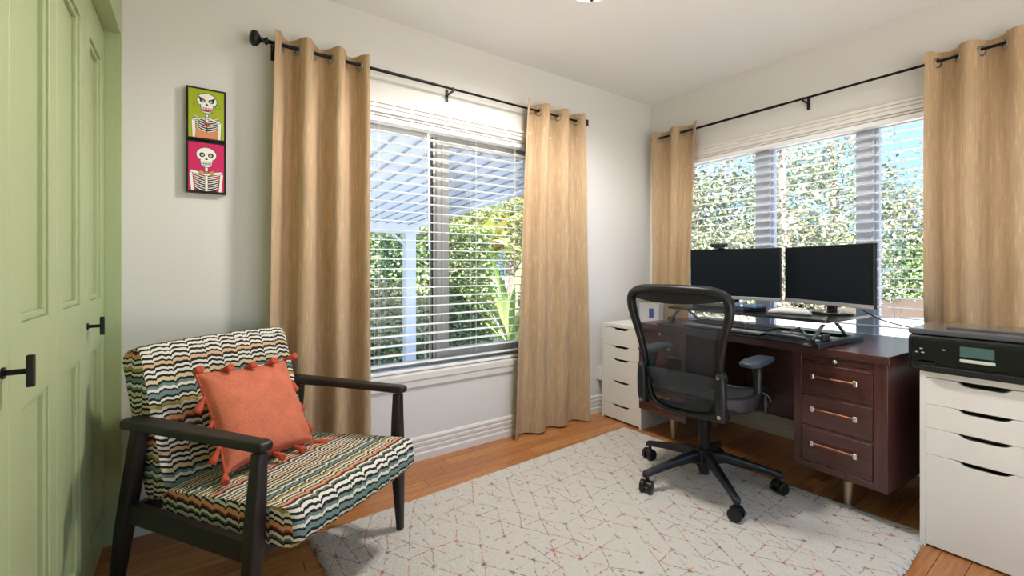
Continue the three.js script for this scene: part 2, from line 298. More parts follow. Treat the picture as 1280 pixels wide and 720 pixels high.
/* ---------- curtains and rods ---------- */
const RODOFF = 0.075, RODY = 2.165;
function curtain(label, p, place) {                             // local x along the wall, +z into the room, wall plane z = 0
  const c = thing('curtain', label, 'curtain', [0, 0, 0], 0, 'beige linen grommet curtains'); place(c);
  const { t0, t1, b0, b1, per, amp = 0.048, seed = 1, top = RODY + 0.05, bot = 0.012, neg = 1, mid = null } = p;
  const nu = per * 28, nv = 44, th = 0.0012;
  const pt = (u, v) => {
    const e = Math.pow(1 - v, 0.8), A = lerp(t0, b0, e), B = lerp(t1, b1, e);
    const drift = (pn(u * per * 1.3 + seed, v * 2.2, 64, 64, seed) - 0.5) * (1 - v) * 0.5;
    const ph = (u * per + drift * 0.35) * Math.PI * 2;
    const k = 1 + (pn(u * per + 3, v * 1.5, 64, 64, seed + 5) - 0.5) * 0.7 * (1 - v);
    const a = amp * k * lerp(0.92, 1, v);
    const x = lerp(A, B, u) + Math.sin(2 * ph) * 0.0075 * (0.4 + 0.6 * (1 - v)) + (pn(u * 5, v * 4, 64, 64, seed + 9) - 0.5) * 0.008;
    let y = lerp(bot, top, v);
    if (v > 0.985) y -= 0.004 * pn(u * 40, 0, 64, 64, seed + 11);
    return V(x, y, RODOFF + neg * a * Math.cos(ph) + (pn(u * 18, v * 9, 64, 64, seed + 13) - 0.5) * 0.006);
  };
  const sideOf = s => surface((u, v) => {
    const q = pt(u, v), e = 0.002, du = pt(Math.min(1, u + e), v).sub(pt(Math.max(0, u - e), v)), dv = pt(u, Math.min(1, v + e)).sub(pt(u, Math.max(0, v - e)));
    const n = du.cross(dv).normalize(); q.addScaledVector(n, s * th);
    return [q.x, q.y, q.z, u * per * 0.165, v * (top - bot)];
  }, nu, nv);
  mesh('fabric', merge(sideOf(1), sideOf(-1)), M.linen, c);
  // header stitching fold and hem band are folded cloth lying on the panel
  mesh('hem', surface((u, v) => { const q = pt(u, v * 0.045), e = 0.002, n = pt(Math.min(1, u + e), v * 0.045).sub(pt(Math.max(0, u - e), v * 0.045)).cross(V(0, 1, 0)).normalize(); q.addScaledVector(n, 0.0026 * (v > 0.97 ? 0.5 : 1)); return [q.x, q.y, q.z, u * per * 0.165 + 0.3, v * 0.1]; }, nu, 4), M.linen, c);
  for (let k = 0; k < per * 2; k++) {                            // a ring where the cloth crosses the rod
    const u = (k + 0.5) / (per * 2), v = (RODY - bot) / (top - bot), q = pt(u, v), n = pt(u + 0.002, v).sub(pt(u - 0.002, v)).cross(V(0, 1, 0)).normalize();
    const ring = mesh('grommet', merge(new THREE.TorusGeometry(0.0225, 0.0045, 8, 24), new THREE.CylinderGeometry(0.0225, 0.0225, 0.007, 24, 1, true).rotateX(Math.PI / 2)), M.nickel, c, 'nickel grommet ring');
    ring.position.set(q.x, RODY - 0.008, RODOFF); ring.quaternion.setFromUnitVectors(V(0, 0, 1), n);
  }
  return c;
}
curtain('beige curtain panel behind the striped armchair', { t0: -2.865, t1: -2.432, b0: -2.905, b1: -2.425, per: 3, seed: 3, amp: 0.044 }, () => {});
curtain('beige curtain panel between the patio window and the room corner', { t0: -1.402, t1: -0.892, b0: -1.505, b1: -0.845, per: 3, seed: 11 }, () => {});
const onW2 = o => { o.rotation.y = -Math.PI / 2; };             // local x -> world z, local z -> world -x
curtain('beige curtain panel in the corner beside the monitors', { t0: 0.10, t1: 0.505, b0: 0.10, b1: 0.40, per: 2, seed: 17, bot: 0.02, amp: 0.036 }, onW2);
curtain('beige curtain panel above the printer', { t0: 1.775, t1: 2.42, b0: 1.78, b1: 2.42, per: 4, seed: 23, bot: 0.02, amp: 0.04 }, onW2);
function curtainRod(label, x0, x1, brackets, place, fins) {
  const r = thing('curtain_rod', label, 'curtain rod'); place(r);
  const xm = lerp(x0, x1, 0.42);
  mesh('tube', merge(rod(V(x0, RODY, RODOFF), V(xm, RODY, RODOFF), 0.0085, 14), rod(V(xm - 0.02, RODY, RODOFF), V(x1, RODY, RODOFF), 0.007, 14)), M.blackMetal, r);
  for (const b of brackets) mesh('bracket', [bx(b - 0.009, b + 0.009, RODY - 0.055, RODY + 0.02, 0.001, 0.006, 0.001), bx(b - 0.006, b + 0.006, RODY - 0.02, RODY - 0.011, 0.004, RODOFF + 0.008, 0.001), bx(b - 0.006, b + 0.006, RODY - 0.014, RODY + 0.006, RODOFF + 0.008, RODOFF + 0.013, 0.001)], M.black, r);
  if (fins[0] === 'knob') mesh('finial', merge(new THREE.LatheGeometry([[0, 0], [0.008, 0], [0.009, 0.012], [0.018, 0.018], [0.009, 0.026], [0.008, 0.036], [0.018, 0.044], [0.03, 0.052], [0.033, 0.062], [0.03, 0.072], [0.016, 0.08], [0, 0.082]].map(p => new THREE.Vector2(...p)), 8)).scale(1.15, 1.1, 1.15).rotateZ(Math.PI / 2).translate(x0, RODY, RODOFF), M.black, r);
  else if (fins[0]) mesh('finial', rbox(0.012, 0.044, 0.03, x0 - 0.006, RODY - 0.002, RODOFF, 0.003), M.black, r);
  mesh('finial', fins[1] === 'cube' ? [rod(V(x1, RODY, RODOFF), V(x1 + 0.014, RODY, RODOFF), 0.009, 12), rbox(0.03, 0.046, 0.046, x1 + 0.03, RODY, RODOFF, 0.006)] : [rbox(0.012, 0.04, 0.03, x1 + 0.006, RODY, RODOFF, 0.003)], M.black, r);
}
curtainRod('black curtain rod over the patio window', -2.875, -0.875, [-2.86, -1.93, -0.885], () => {}, ['knob', 'cube']);
curtainRod('black curtain rod over the wide window behind the desk', 0.088, 2.46, [0.11, 1.205, 2.44], onW2, ['cap', 'cap']);
/* ---------- rug ---------- */
const RUG = { x: 2.05, z: 1.56, turn: Math.atan2(0.087, 2.037) };
{
  const W = 2048, Hh = 1560, px = W / RUG.x;
  const map = canvasTex(W, Hh, g => {
    g.fillStyle = '#c9c4bc'; g.fillRect(0, 0, W, Hh);
    for (let k = 0; k < 60000; k++) { const v = 178 + rnd() * 44; g.fillStyle = `rgba(${v},${v - 3},${v - 9},0.5)`; g.fillRect(rnd() * W, rnd() * Hh, 2 + rnd() * 5, 1 + rnd() * 3); }
    const ink = ['#b4745a', '#a4604a', '#8d7468', '#7d6a64', '#b88468', '#9c6a58', '#6f625e'];
    const dash = (x0, y0, x1, y1, keep) => {
      const L = Math.hypot(x1 - x0, y1 - y0), ux = (x1 - x0) / L, uy = (y1 - y0) / L; let s = 0;
      let col = ink[Math.floor(rnd() * 7)], on = rnd() < keep;
      while (s < L) {
        const seg = rr(14, 60); if (rnd() < 0.3) col = ink[Math.floor(rnd() * 7)]; on = rnd() < keep;
        if (on) for (let q = 0; q < seg && s + q < L; q += rr(4, 9)) {
          const len = rr(4, 10), j = rr(-2.5, 2.5), w = rr(2.0, 5.2); g.globalAlpha = rr(0.45, 0.95); g.strokeStyle = col; g.lineWidth = w; g.beginPath();
          const a = x0 + ux * (s + q) - uy * j, b = y0 + uy * (s + q) + ux * j; g.moveTo(a, b); g.lineTo(a + ux * len + rr(-1.5, 1.5), b + uy * len + rr(-1.5, 1.5)); g.stroke();
        }
        s += seg;
      }
    };
    const c = 0.105 * px, nx = Math.ceil(W / c), ny = Math.ceil(Hh / c), node = [];
    for (let j = -1; j <= ny + 1; j++) { node[j + 1] = []; for (let i = -1; i <= nx + 1; i++) node[j + 1].push([(i + 0.5 * (j & 1)) * c + rr(-8, 8), j * c * 0.92 + rr(-8, 8)]); }
    for (let j = 0; j + 1 < node.length; j++) for (let i = 1; i + 1 < node[j].length; i++) {
      const a = node[j][i], off = (j & 1) ? 0 : 1;
      const dn = [node[j + 1][i - 1 + off], node[j + 1][i + off]];
      if (rnd() < 0.8) dash(...a, ...node[j][i + 1], 0.62);
      for (const b of dn) if (b && rnd() < 0.9) dash(...a, ...b, 0.68);
      if (j + 2 < node.length && rnd() < 0.4) dash(...a, ...node[j + 2][i], 0.5);
      if (rnd() < 0.5) {                                        // knotted stars where the threads meet
        const col = ink[Math.floor(rnd() * 7)]; g.strokeStyle = col; g.globalAlpha = 0.9;
        for (let q = 0; q < 8; q++) { const t = q * Math.PI / 4 + rr(-0.2, 0.2), l = rr(6, 15); g.lineWidth = rr(2, 4); g.beginPath(); g.moveTo(...a); g.lineTo(a[0] + Math.cos(t) * l, a[1] + Math.sin(t) * l); g.stroke(); }
      }
      if (rnd() < 0.6) { const cx = (a[0] + node[j][i + 1][0]) / 2 + rr(-10, 10), cy = a[1] + c * 0.4 + rr(-10, 10); g.fillStyle = ink[Math.floor(rnd() * 7)]; g.globalAlpha = 0.8; for (let q = 0; q < 4; q++) g.fillRect(cx + rr(-7, 7), cy + rr(-5, 5), rr(3, 9), rr(2, 5)); }
    }
    g.globalAlpha = 1;
  });
  map.wrapS = map.wrapT = THREE.ClampToEdgeWrapping;
  const pile = dataTex(512, 512, (u, v) => { const n = 0.55 * pn(u * 150, v * 150, 150, 150, 51) + 0.45 * pn(u * 60, v * 60, 60, 60, 52); return [n * 255, n * 255, n * 255]; }, false, 2.4, 2);
  const m = std(0xffffff, 0.95, { map, bumpMap: pile, bumpScale: 0.004 });
  const r = thing('area_rug', 'cream shag rug with a broken rust and brown thread lattice', 'rug', [-0.742, 0, 0.348], 0);
  r.rotation.y = RUG.turn;                                       // local -x runs along the window wall, +z into the room
  const NX = 260, NZ = 200;
  const top = surface((u, v) => {
    const ex = Math.min(u, 1 - u) * RUG.x, ez = Math.min(v, 1 - v) * RUG.z, edge = clamp(Math.min(ex, ez) / 0.012, 0, 1);
    const wob = edge < 1 ? (hash(Math.round(u * NX), Math.round(v * NZ), 5) - 0.5) * 0.008 : 0;
    return [-u * RUG.x + wob, 0.002 + edge * (0.0105 + 0.003 * hash(Math.round(u * NX), Math.round(v * NZ), 9)), v * RUG.z + wob, u, v];
  }, NX, NZ);
  mesh('pile', top, m, r); mesh('backing', bx(-RUG.x + 0.006, -0.006, 0.0004, 0.003, 0.006, RUG.z - 0.006), std(0xb9b0a2, 0.95), r);
}
const RY = 0.0135;                                               // height of the rug's pile
/* ---------- striped armchair ---------- */
const AC = { p: [-2.898, 0, 0.57], a: 32 * Math.PI / 180 };
const acMat = new THREE.Matrix4().makeRotationY(AC.a).setPosition(...AC.p);
{
  // woven wave stripes: each band of the repeat is a colour and a thickness in millimetres
  const K = '#15171a', Wt = '#e9e4d4', O = '#e3a377', R_ = '#8c3b33', OL = '#a99a4c', TL = '#6f8a83', CR = '#d8c79c', G = '#5f6b64', B = '#dcb98a';
  const seq = [[K, 5], [Wt, 6], [K, 5], [Wt, 7], [K, 4], [G, 5], [Wt, 6], [K, 5], [R_, 4], [O, 9], [K, 4], [Wt, 6], [K, 5], [Wt, 6], [OL, 8], [K, 4], [Wt, 5], [K, 5], [TL, 9], [K, 4], [Wt, 6], [TL, 6], [K, 5], [CR, 8], [K, 5], [Wt, 6], [K, 5], [Wt, 5], [K, 6], [B, 7], [K, 4], [Wt, 6]];
  const total = seq.reduce((s, q) => s + q[1], 0);               // repeat in mm
  const px = 1024, py = 1024;
  const hex = c => [1, 3, 5].map(i => parseInt(c.slice(i, i + 2), 16));
  const cols = seq.map(q => hex(q[0]));
  const wave = x => { const f = x - Math.floor(x); return f < 0.62 ? f / 0.62 * 5.5 : f < 0.72 ? 5.5 + (f - 0.62) / 0.1 * 4 : f < 0.8 ? 9.5 - (f - 0.72) / 0.08 * 7 : 2.5 - (f - 0.8) / 0.2 * 2.5; };
  const map = dataTex(px, py, (u, v, i, j) => {
    const ru = pn(u * 24, v * 6, 24, 6, 61), y = ((v * total + wave(u * 5 + 0.0) * 0.7 + wave(u * 12 + 0.3) * 0.2 + (ru - 0.5) * 3) % total + total) % total;
    let s = 0, k = 0; while (k < seq.length - 1 && s + seq[k][1] <= y) s += seq[k++][1];
    const w = 0.93 + 0.1 * hash(i >> 1, j >> 1, 3); return cols[k].map(c => c * w);
  }, true, 1 / 0.30, 1000 / total / 1.65);
  const fabric = std(0xffffff, 0.9, { map, bumpMap: noiseBump, bumpScale: 0.0008 });
  const c = thing('armchair', 'low dark wood armchair upholstered in wavy black, white, orange and olive stripes', 'armchair', AC.p, AC.a);
  // a cushion: a rounded profile in y-z swept along x, stripes running along x
  const cushion = (prof, half, puff, capUV) => {
    const n = prof.length, len = [0]; for (let i = 1; i <= n; i++) len.push(len[i - 1] + prof[i % n].distanceTo(prof[i - 1]));
    const cen = prof.reduce((q, p) => q.add(p), new THREE.Vector2()).divideScalar(n);
    const at = (v, k) => { const f = Math.min(v * n, n - 1e-6), i = Math.floor(f), t = f - i; return [prof[i].clone().lerp(prof[(i + 1) % n], t).sub(cen).multiplyScalar(k).add(cen), lerp(len[i], len[i + 1], t)]; };
    const tip = 0.955, body = surface((u, v) => {
      const q = u * 2 - 1, sg = Math.sign(q) * (1 - (1 - Math.abs(q)) ** 1.6), e = Math.abs(sg), r = e > 0.93 ? (e - 0.93) / 0.07 : 0;
      const [p, l] = at(v, (1 + puff * (1 - e * e)) * lerp(1, tip, 1 - Math.sqrt(1 - r * r)));
      return [sg * half, p.y, p.x, sg * half, l];
    }, 40, n * 2);
    const caps = [-1, 1].map(sd => surface((u, v) => { const [p] = at(v, tip * (1 - u)); const [uu, vv] = capUV(p); return [sd * (half + 0.004 * Math.sqrt(u)), p.y, p.x, uu, vv]; }, 6, n * 2));
    return merge(body, caps);
  };
  const roundProf = (w, h, r, cx, cy, ang) => {
    const out = [];
    for (const [sx, sy, a0] of [[1, 1, 0], [-1, 1, 1], [-1, -1, 2], [1, -1, 3]]) for (let k = 0; k < 6; k++) { const a = (a0 + k / 5) * Math.PI / 2; out.push(new THREE.Vector2(sx * (w / 2 - r) + r * Math.cos(a), sy * (h / 2 - r) + r * Math.sin(a))); }
    const co = Math.cos(ang), si = Math.sin(ang); out.forEach(p => p.set(cx + p.x * co - p.y * si, cy + p.x * si + p.y * co)); return out;
  };
  mesh('seat_cushion', cushion(roundProf(0.615, 0.115, 0.035, 0.085, 0.352, 0.1), 0.285, 0.04, p => [p.x, p.y * 1.0]), fabric, c);
  mesh('back_cushion', cushion(roundProf(0.115, 0.52, 0.035, -0.315, 0.585, 0.3), 0.288, 0.03, p => [p.x, -p.y / 0.955 + 0.63]), fabric, c);
  // frame
  const leg = pts => sweepSections(pts.map(([x, y, z, w, d]) => rectLoop(V(x, y, z), w, d, 0.25, 3)));
  for (const s of [-1, 1]) {
    mesh('leg', grain(leg([[s * 0.352, s > 0 ? RY - 0.001 : 0.001, 0.268, 0.026, 0.026], [s * 0.335, 0.2, 0.272, 0.042, 0.04], [s * 0.325, 0.36, 0.275, 0.05, 0.046], [s * 0.318, 0.5, 0.28, 0.042, 0.04], [s * 0.315, 0.592, 0.284, 0.034, 0.036]]), 'y'), M.espresso, c);
    mesh('leg', grain(leg([[s * 0.345, 0.001, -0.365, 0.03, 0.034], [s * 0.335, 0.24, -0.33, 0.044, 0.05], [s * 0.325, 0.40, -0.305, 0.046, 0.052], [s * 0.318, 0.582, -0.275, 0.04, 0.046]]), 'y'), M.espresso, c);
    const arm = [[-0.335, 0.596, 0.04, 0.03], [-0.325, 0.598, 0.066, 0.034], [-0.2, 0.602, 0.07, 0.03], [0, 0.608, 0.062, 0.028], [0.2, 0.612, 0.052, 0.028], [0.3, 0.614, 0.048, 0.03], [0.314, 0.614, 0.04, 0.024]];
    mesh('arm', grain(sweepSections(arm.map(([z, y, w, h]) => rectLoop(V(s * 0.316, y, z), w, h, 0.3, 3, V(1, 0, 0), V(0, 1, 0)))), 'z'), M.espresso, c);
    mesh('side_rail', grain(sweepSections([[-0.32, 0.31], [0.275, 0.318]].map(([z, y]) => rectLoop(V(s * 0.33, y, z), 0.024, 0.066, 0.2, 3, V(1, 0, 0), V(0, 1, 0)))), 'z'), M.espresso, c);
  }
  mesh('front_rail', grain(rbox(0.65, 0.05, 0.024, 0, 0.292, 0.24, 0.003), 'x'), M.espresso, c);
  mesh('rear_rail', grain(rbox(0.65, 0.05, 0.024, 0, 0.3, -0.31, 0.003), 'x'), M.espresso, c);
}
/* ---------- tasselled cushion ---------- */
{
  const cot = dataTex(256, 256, (u, v) => { const n = pn(u * 90, v * 90, 90, 90, 91), f = pn(u * 9, v * 9, 9, 9, 92), t = 0.93 + (n - 0.5) * 0.12 + (f - 0.5) * 0.08; return [222 * t, 122 * t, 88 * t]; }, true, 3, 3);
  const m = phys(0xffffff, 0.85, { map: cot, sheen: 0.4, sheenColor: new THREE.Color(0xffb090) }), tm = std(0xc9553b, 0.9);
  const p = thing('throw_pillow', 'square coral orange pillow with tassels leaning in the striped armchair', 'pillow');
  const S = 0.181;
  const body = s => surface((u, v) => {
    const a = u * 2 - 1, b = v * 2 - 1, ea = 1 - 0.075 * (1 - b * b), eb = 1 - 0.075 * (1 - a * a);
    const t = Math.pow(Math.max(0, (1 - a * a) * (1 - b * b)), 0.42) * 0.068;
    const near = Math.hypot(Math.abs(a) - 1, Math.abs(b) - 1), wr = Math.sin(Math.atan2(1 - Math.abs(b), 1 - Math.abs(a)) * 7) * 0.003 * clamp(1 - near, 0, 1) * clamp(near * 5, 0, 1) + (pn(u * 5, v * 7, 64, 64, 97) - 0.5) * 0.008 * clamp(t * 30, 0, 1);
    return [a * S * ea, b * S * eb, s * (t + wr), u * 0.42, v * 0.42];
  }, 48, 48);
  mesh('cover', merge(body(1), body(-1)), m, p);
  const edge = []; for (let k = 0; k < 96; k++) { const t = k / 24, q = Math.floor(t), f = (t - q) * 2 - 1, r = S * (1 - 0.075 * (1 - f * f)); edge.push([V(f * S, -r, 0), V(r, f * S, 0), V(-f * S, r, 0), V(-r, -f * S, 0)][q]); }
  mesh('piping', tube(edge, 0.004, 192, 6, true), tm, p);
  // local up in the posed pillow, so that the tassels hang
  const pose = acMat.clone().multiply(new THREE.Matrix4().makeTranslation(-0.018, 0.578, -0.105)).multiply(new THREE.Matrix4().makeRotationFromEuler(new THREE.Euler(-0.55, 0.02, 0.0))).multiply(new THREE.Matrix4().makeRotationZ(-0.06));
  pose.decompose(p.position, p.quaternion, p.scale);
  const down = V(0, -1, 0).applyQuaternion(p.quaternion.clone().invert());
  const tas = new THREE.LatheGeometry([[0, 0.002], [0.004, 0.001], [0.0062, -0.005], [0.0045, -0.010], [0.0075, -0.018], [0.0095, -0.032], [0.0105, -0.042], [0.004, -0.043], [0, -0.04]].map(q => new THREE.Vector2(...q)), 9);
  tas.scale(1.35, 1.3, 1.35); const spots = [];
  for (const f of [-1, -0.5, 0, 0.5]) { const r = S * (1 - 0.075 * (1 - f * f)); spots.push([f * S, -r, 0, -1], [r, f * S, 1, 0], [-f * S, r, 0, 1], [-r, -f * S, -1, 0]); }
  for (const [x, y, ox, oy] of spots) {
    const t = mesh('tassel', tas, tm, p), corner = Math.abs(x) > S * 0.99 && Math.abs(y) > S * 0.99;
    const out = corner ? V(Math.sign(x), Math.sign(y), 0.1) : V(ox, oy, 0.15);
    t.position.set(x, y, 0).addScaledVector(out.clone().normalize(), 0.003);
    const hang = y > S * 0.9 ? down.clone().multiplyScalar(0.4).add(V(0, 0, 1.0)).add(out.multiplyScalar(0.2)) : y < -S * 0.85 ? V(0, -0.1, 1).add(out.multiplyScalar(0.9)).addScaledVector(down, -0.1) : down.clone().add(out.multiplyScalar(0.55));
    t.quaternion.setFromUnitVectors(V(0, -1, 0), hang.normalize());
  }
}
/* ---------- the two skeleton pictures ---------- */
function picture(label, y0, y1, draw) {
  const p = thing('wall_picture', label, 'picture', [-3.124, y0, 0.001]), w = 0.148, h = y1 - y0, d = 0.026;
  mesh('frame', rbox(w, h, d, 0, h / 2, d / 2, 0.002), M.black, p);
  const t = canvasTex(400, Math.round(400 * h / w), draw);
  const q = new THREE.PlaneGeometry(w - 0.018, h - 0.018).translate(0, h / 2, d + 0.0008);
  mesh('print', q, std(0xffffff, 0.55, { map: t }), p);
}
const bone = (g, x0, y0, x1, y1, w) => { g.lineCap = 'round'; for (const [c, e] of [['#111', 6], ['#f4f2ea', 0]]) { g.strokeStyle = c; g.lineWidth = w + e; g.beginPath(); g.moveTo(x0, y0); g.lineTo(x1, y1); g.stroke(); } };
function ribs(g, cx, y0, w, n) {
  for (let k = 0; k < n; k++) for (const s of [-1, 1]) for (const [c, e] of [['#111', 15], ['#f4f2ea', 9]]) {
    g.strokeStyle = c; g.lineWidth = e; g.beginPath(); g.moveTo(cx + s * 8, y0 + k * 24 + 22); g.quadraticCurveTo(cx + s * w * 0.6, y0 + k * 24 + 10, cx + s * (w - k * 4), y0 + k * 24 - 14); g.stroke();
  }
}
function skull(g, cx, cy, mean) {
  g.save(); g.translate(cx, cy); g.scale(1.16, 1.12); g.translate(-cx, -cy);
  g.fillStyle = '#f6f4ee'; g.strokeStyle = '#111'; g.lineWidth = 5;
  g.beginPath(); g.ellipse(cx, cy, 98, 84, 0, 0, 7); g.fill(); g.stroke();
  g.beginPath(); g.moveTo(cx - 62, cy + 52); g.lineTo(cx - 52, cy + 130); g.quadraticCurveTo(cx, cy + 160, cx + 52, cy + 130); g.lineTo(cx + 62, cy + 52); g.closePath(); g.fill(); g.stroke();
  g.fillRect(cx - 58, cy + 40, 116, 34);
  for (const s of [-1, 1]) {
    g.fillStyle = '#17150f'; g.beginPath(); g.ellipse(cx + s * 42, cy + 4, 27, mean ? 22 : 27, s * 0.2, 0, 7); g.fill();
    g.fillStyle = '#f3f1e8'; g.beginPath(); g.ellipse(cx + s * 40, cy + 6, 13, 13, 0, 0, 7); g.fill();
    g.fillStyle = '#111'; g.beginPath(); g.ellipse(cx + s * 40, cy + 6, 6, 6, 0, 0, 7); g.fill();
    if (mean) { g.beginPath(); g.moveTo(cx + s * 12, cy - 2); g.lineTo(cx + s * 84, cy - 46); g.lineTo(cx + s * 72, cy - 8); g.closePath(); g.fill(); }
  }
  g.fillStyle = '#111'; g.beginPath(); g.moveTo(cx, cy + 30); g.lineTo(cx - 16, cy + 58); g.lineTo(cx + 16, cy + 58); g.closePath(); g.fill();
  g.strokeStyle = '#111'; g.lineWidth = 4; g.fillStyle = '#fbfaf4';
  for (const yy of [cy + 84, cy + 106]) for (let k = -3; k < 3; k++) { g.beginPath(); g.rect(cx + k * 15, yy, 15, 20); g.fill(); g.stroke(); }
  g.restore();
}
picture('upper framed print of a frowning skeleton with hoop earrings on lime green', 1.678, 1.908, (g, w, h) => {
  g.fillStyle = '#a6b413'; g.fillRect(0, 0, w, h);
  const cx = 205; g.save(); g.translate(cx, 622); g.scale(1.12, 1.24); g.translate(-cx, -622);
  bone(g, 70, 440, 80, 640, 34); bone(g, 335, 450, 325, 640, 34);
  g.fillStyle = '#dd8f5e'; g.beginPath(); g.moveTo(100, 460); g.lineTo(126, 520); g.quadraticCurveTo(cx, 570, 290, 520); g.lineTo(312, 460); g.lineTo(318, h); g.lineTo(84, h); g.closePath(); g.fill();
  g.fillStyle = '#2b2b22'; g.beginPath(); g.ellipse(cx, 480, 104, 80, 0, 0, 7); g.fill();
  ribs(g, cx, 412, 118, 6);
  bone(g, cx, 330, cx, 440, 26); for (let k = 0; k < 4; k++) { g.fillStyle = '#111'; g.fillRect(cx - 22, 348 + k * 24, 44, 4); }
  bone(g, cx - 20, 412, 70, 436, 16); bone(g, cx + 20, 412, 335, 442, 16);
  g.fillStyle = '#c22c3c'; for (const [a, b] of [[0, 0], [-14, 8], [14, 6], [0, 16]]) { g.beginPath(); g.ellipse(cx + a, 476 + b, 14, 12, 0, 0, 7); g.fill(); }
  g.restore(); g.strokeStyle = '#7c8410'; g.lineWidth = 9; for (const s of [-1, 1]) { g.beginPath(); g.ellipse(cx + s * 124, 200, 27, 29, 0, 0, 7); g.stroke(); }
  skull(g, cx, 135, true);
  g.fillStyle = '#c22c3c'; g.beginPath(); g.ellipse(cx, 262, 54, 12, 0, 0, 7); g.fill();
});
picture('lower framed print of a grinning skeleton with a bow tie on magenta', 1.444, 1.674, (g, w, h) => {
  g.fillStyle = '#d31d63'; g.fillRect(0, 0, w, h);
  const cx = 200; g.save(); g.translate(cx, 622); g.scale(1.08, 1.2); g.translate(-cx, -622);
  g.fillStyle = '#3a1022'; g.beginPath(); g.ellipse(cx, 560, 120, 110, 0, 0, 7); g.fill();
  ribs(g, cx, 450, 140, 7);
  bone(g, cx, 330, cx, 640, 26);
  bone(g, 40, 440, 60, 640, 30); bone(g, 360, 440, 342, 640, 30);
  bone(g, cx - 14, 440, 46, 416, 26); bone(g, cx + 14, 440, 352, 416, 26);
  g.restore(); skull(g, cx, 150, false);
  g.strokeStyle = '#111'; g.lineWidth = 4; g.fillStyle = '#c99a57';
  for (const s of [-1, 1]) { g.beginPath(); g.moveTo(cx, 382); g.lineTo(cx + s * 84, 344); g.lineTo(cx + s * 84, 424); g.closePath(); g.fill(); g.stroke(); }
  g.fillStyle = '#b28147'; g.fillRect(cx - 20, 364, 40, 36); g.strokeRect(cx - 20, 364, 40, 36);
});
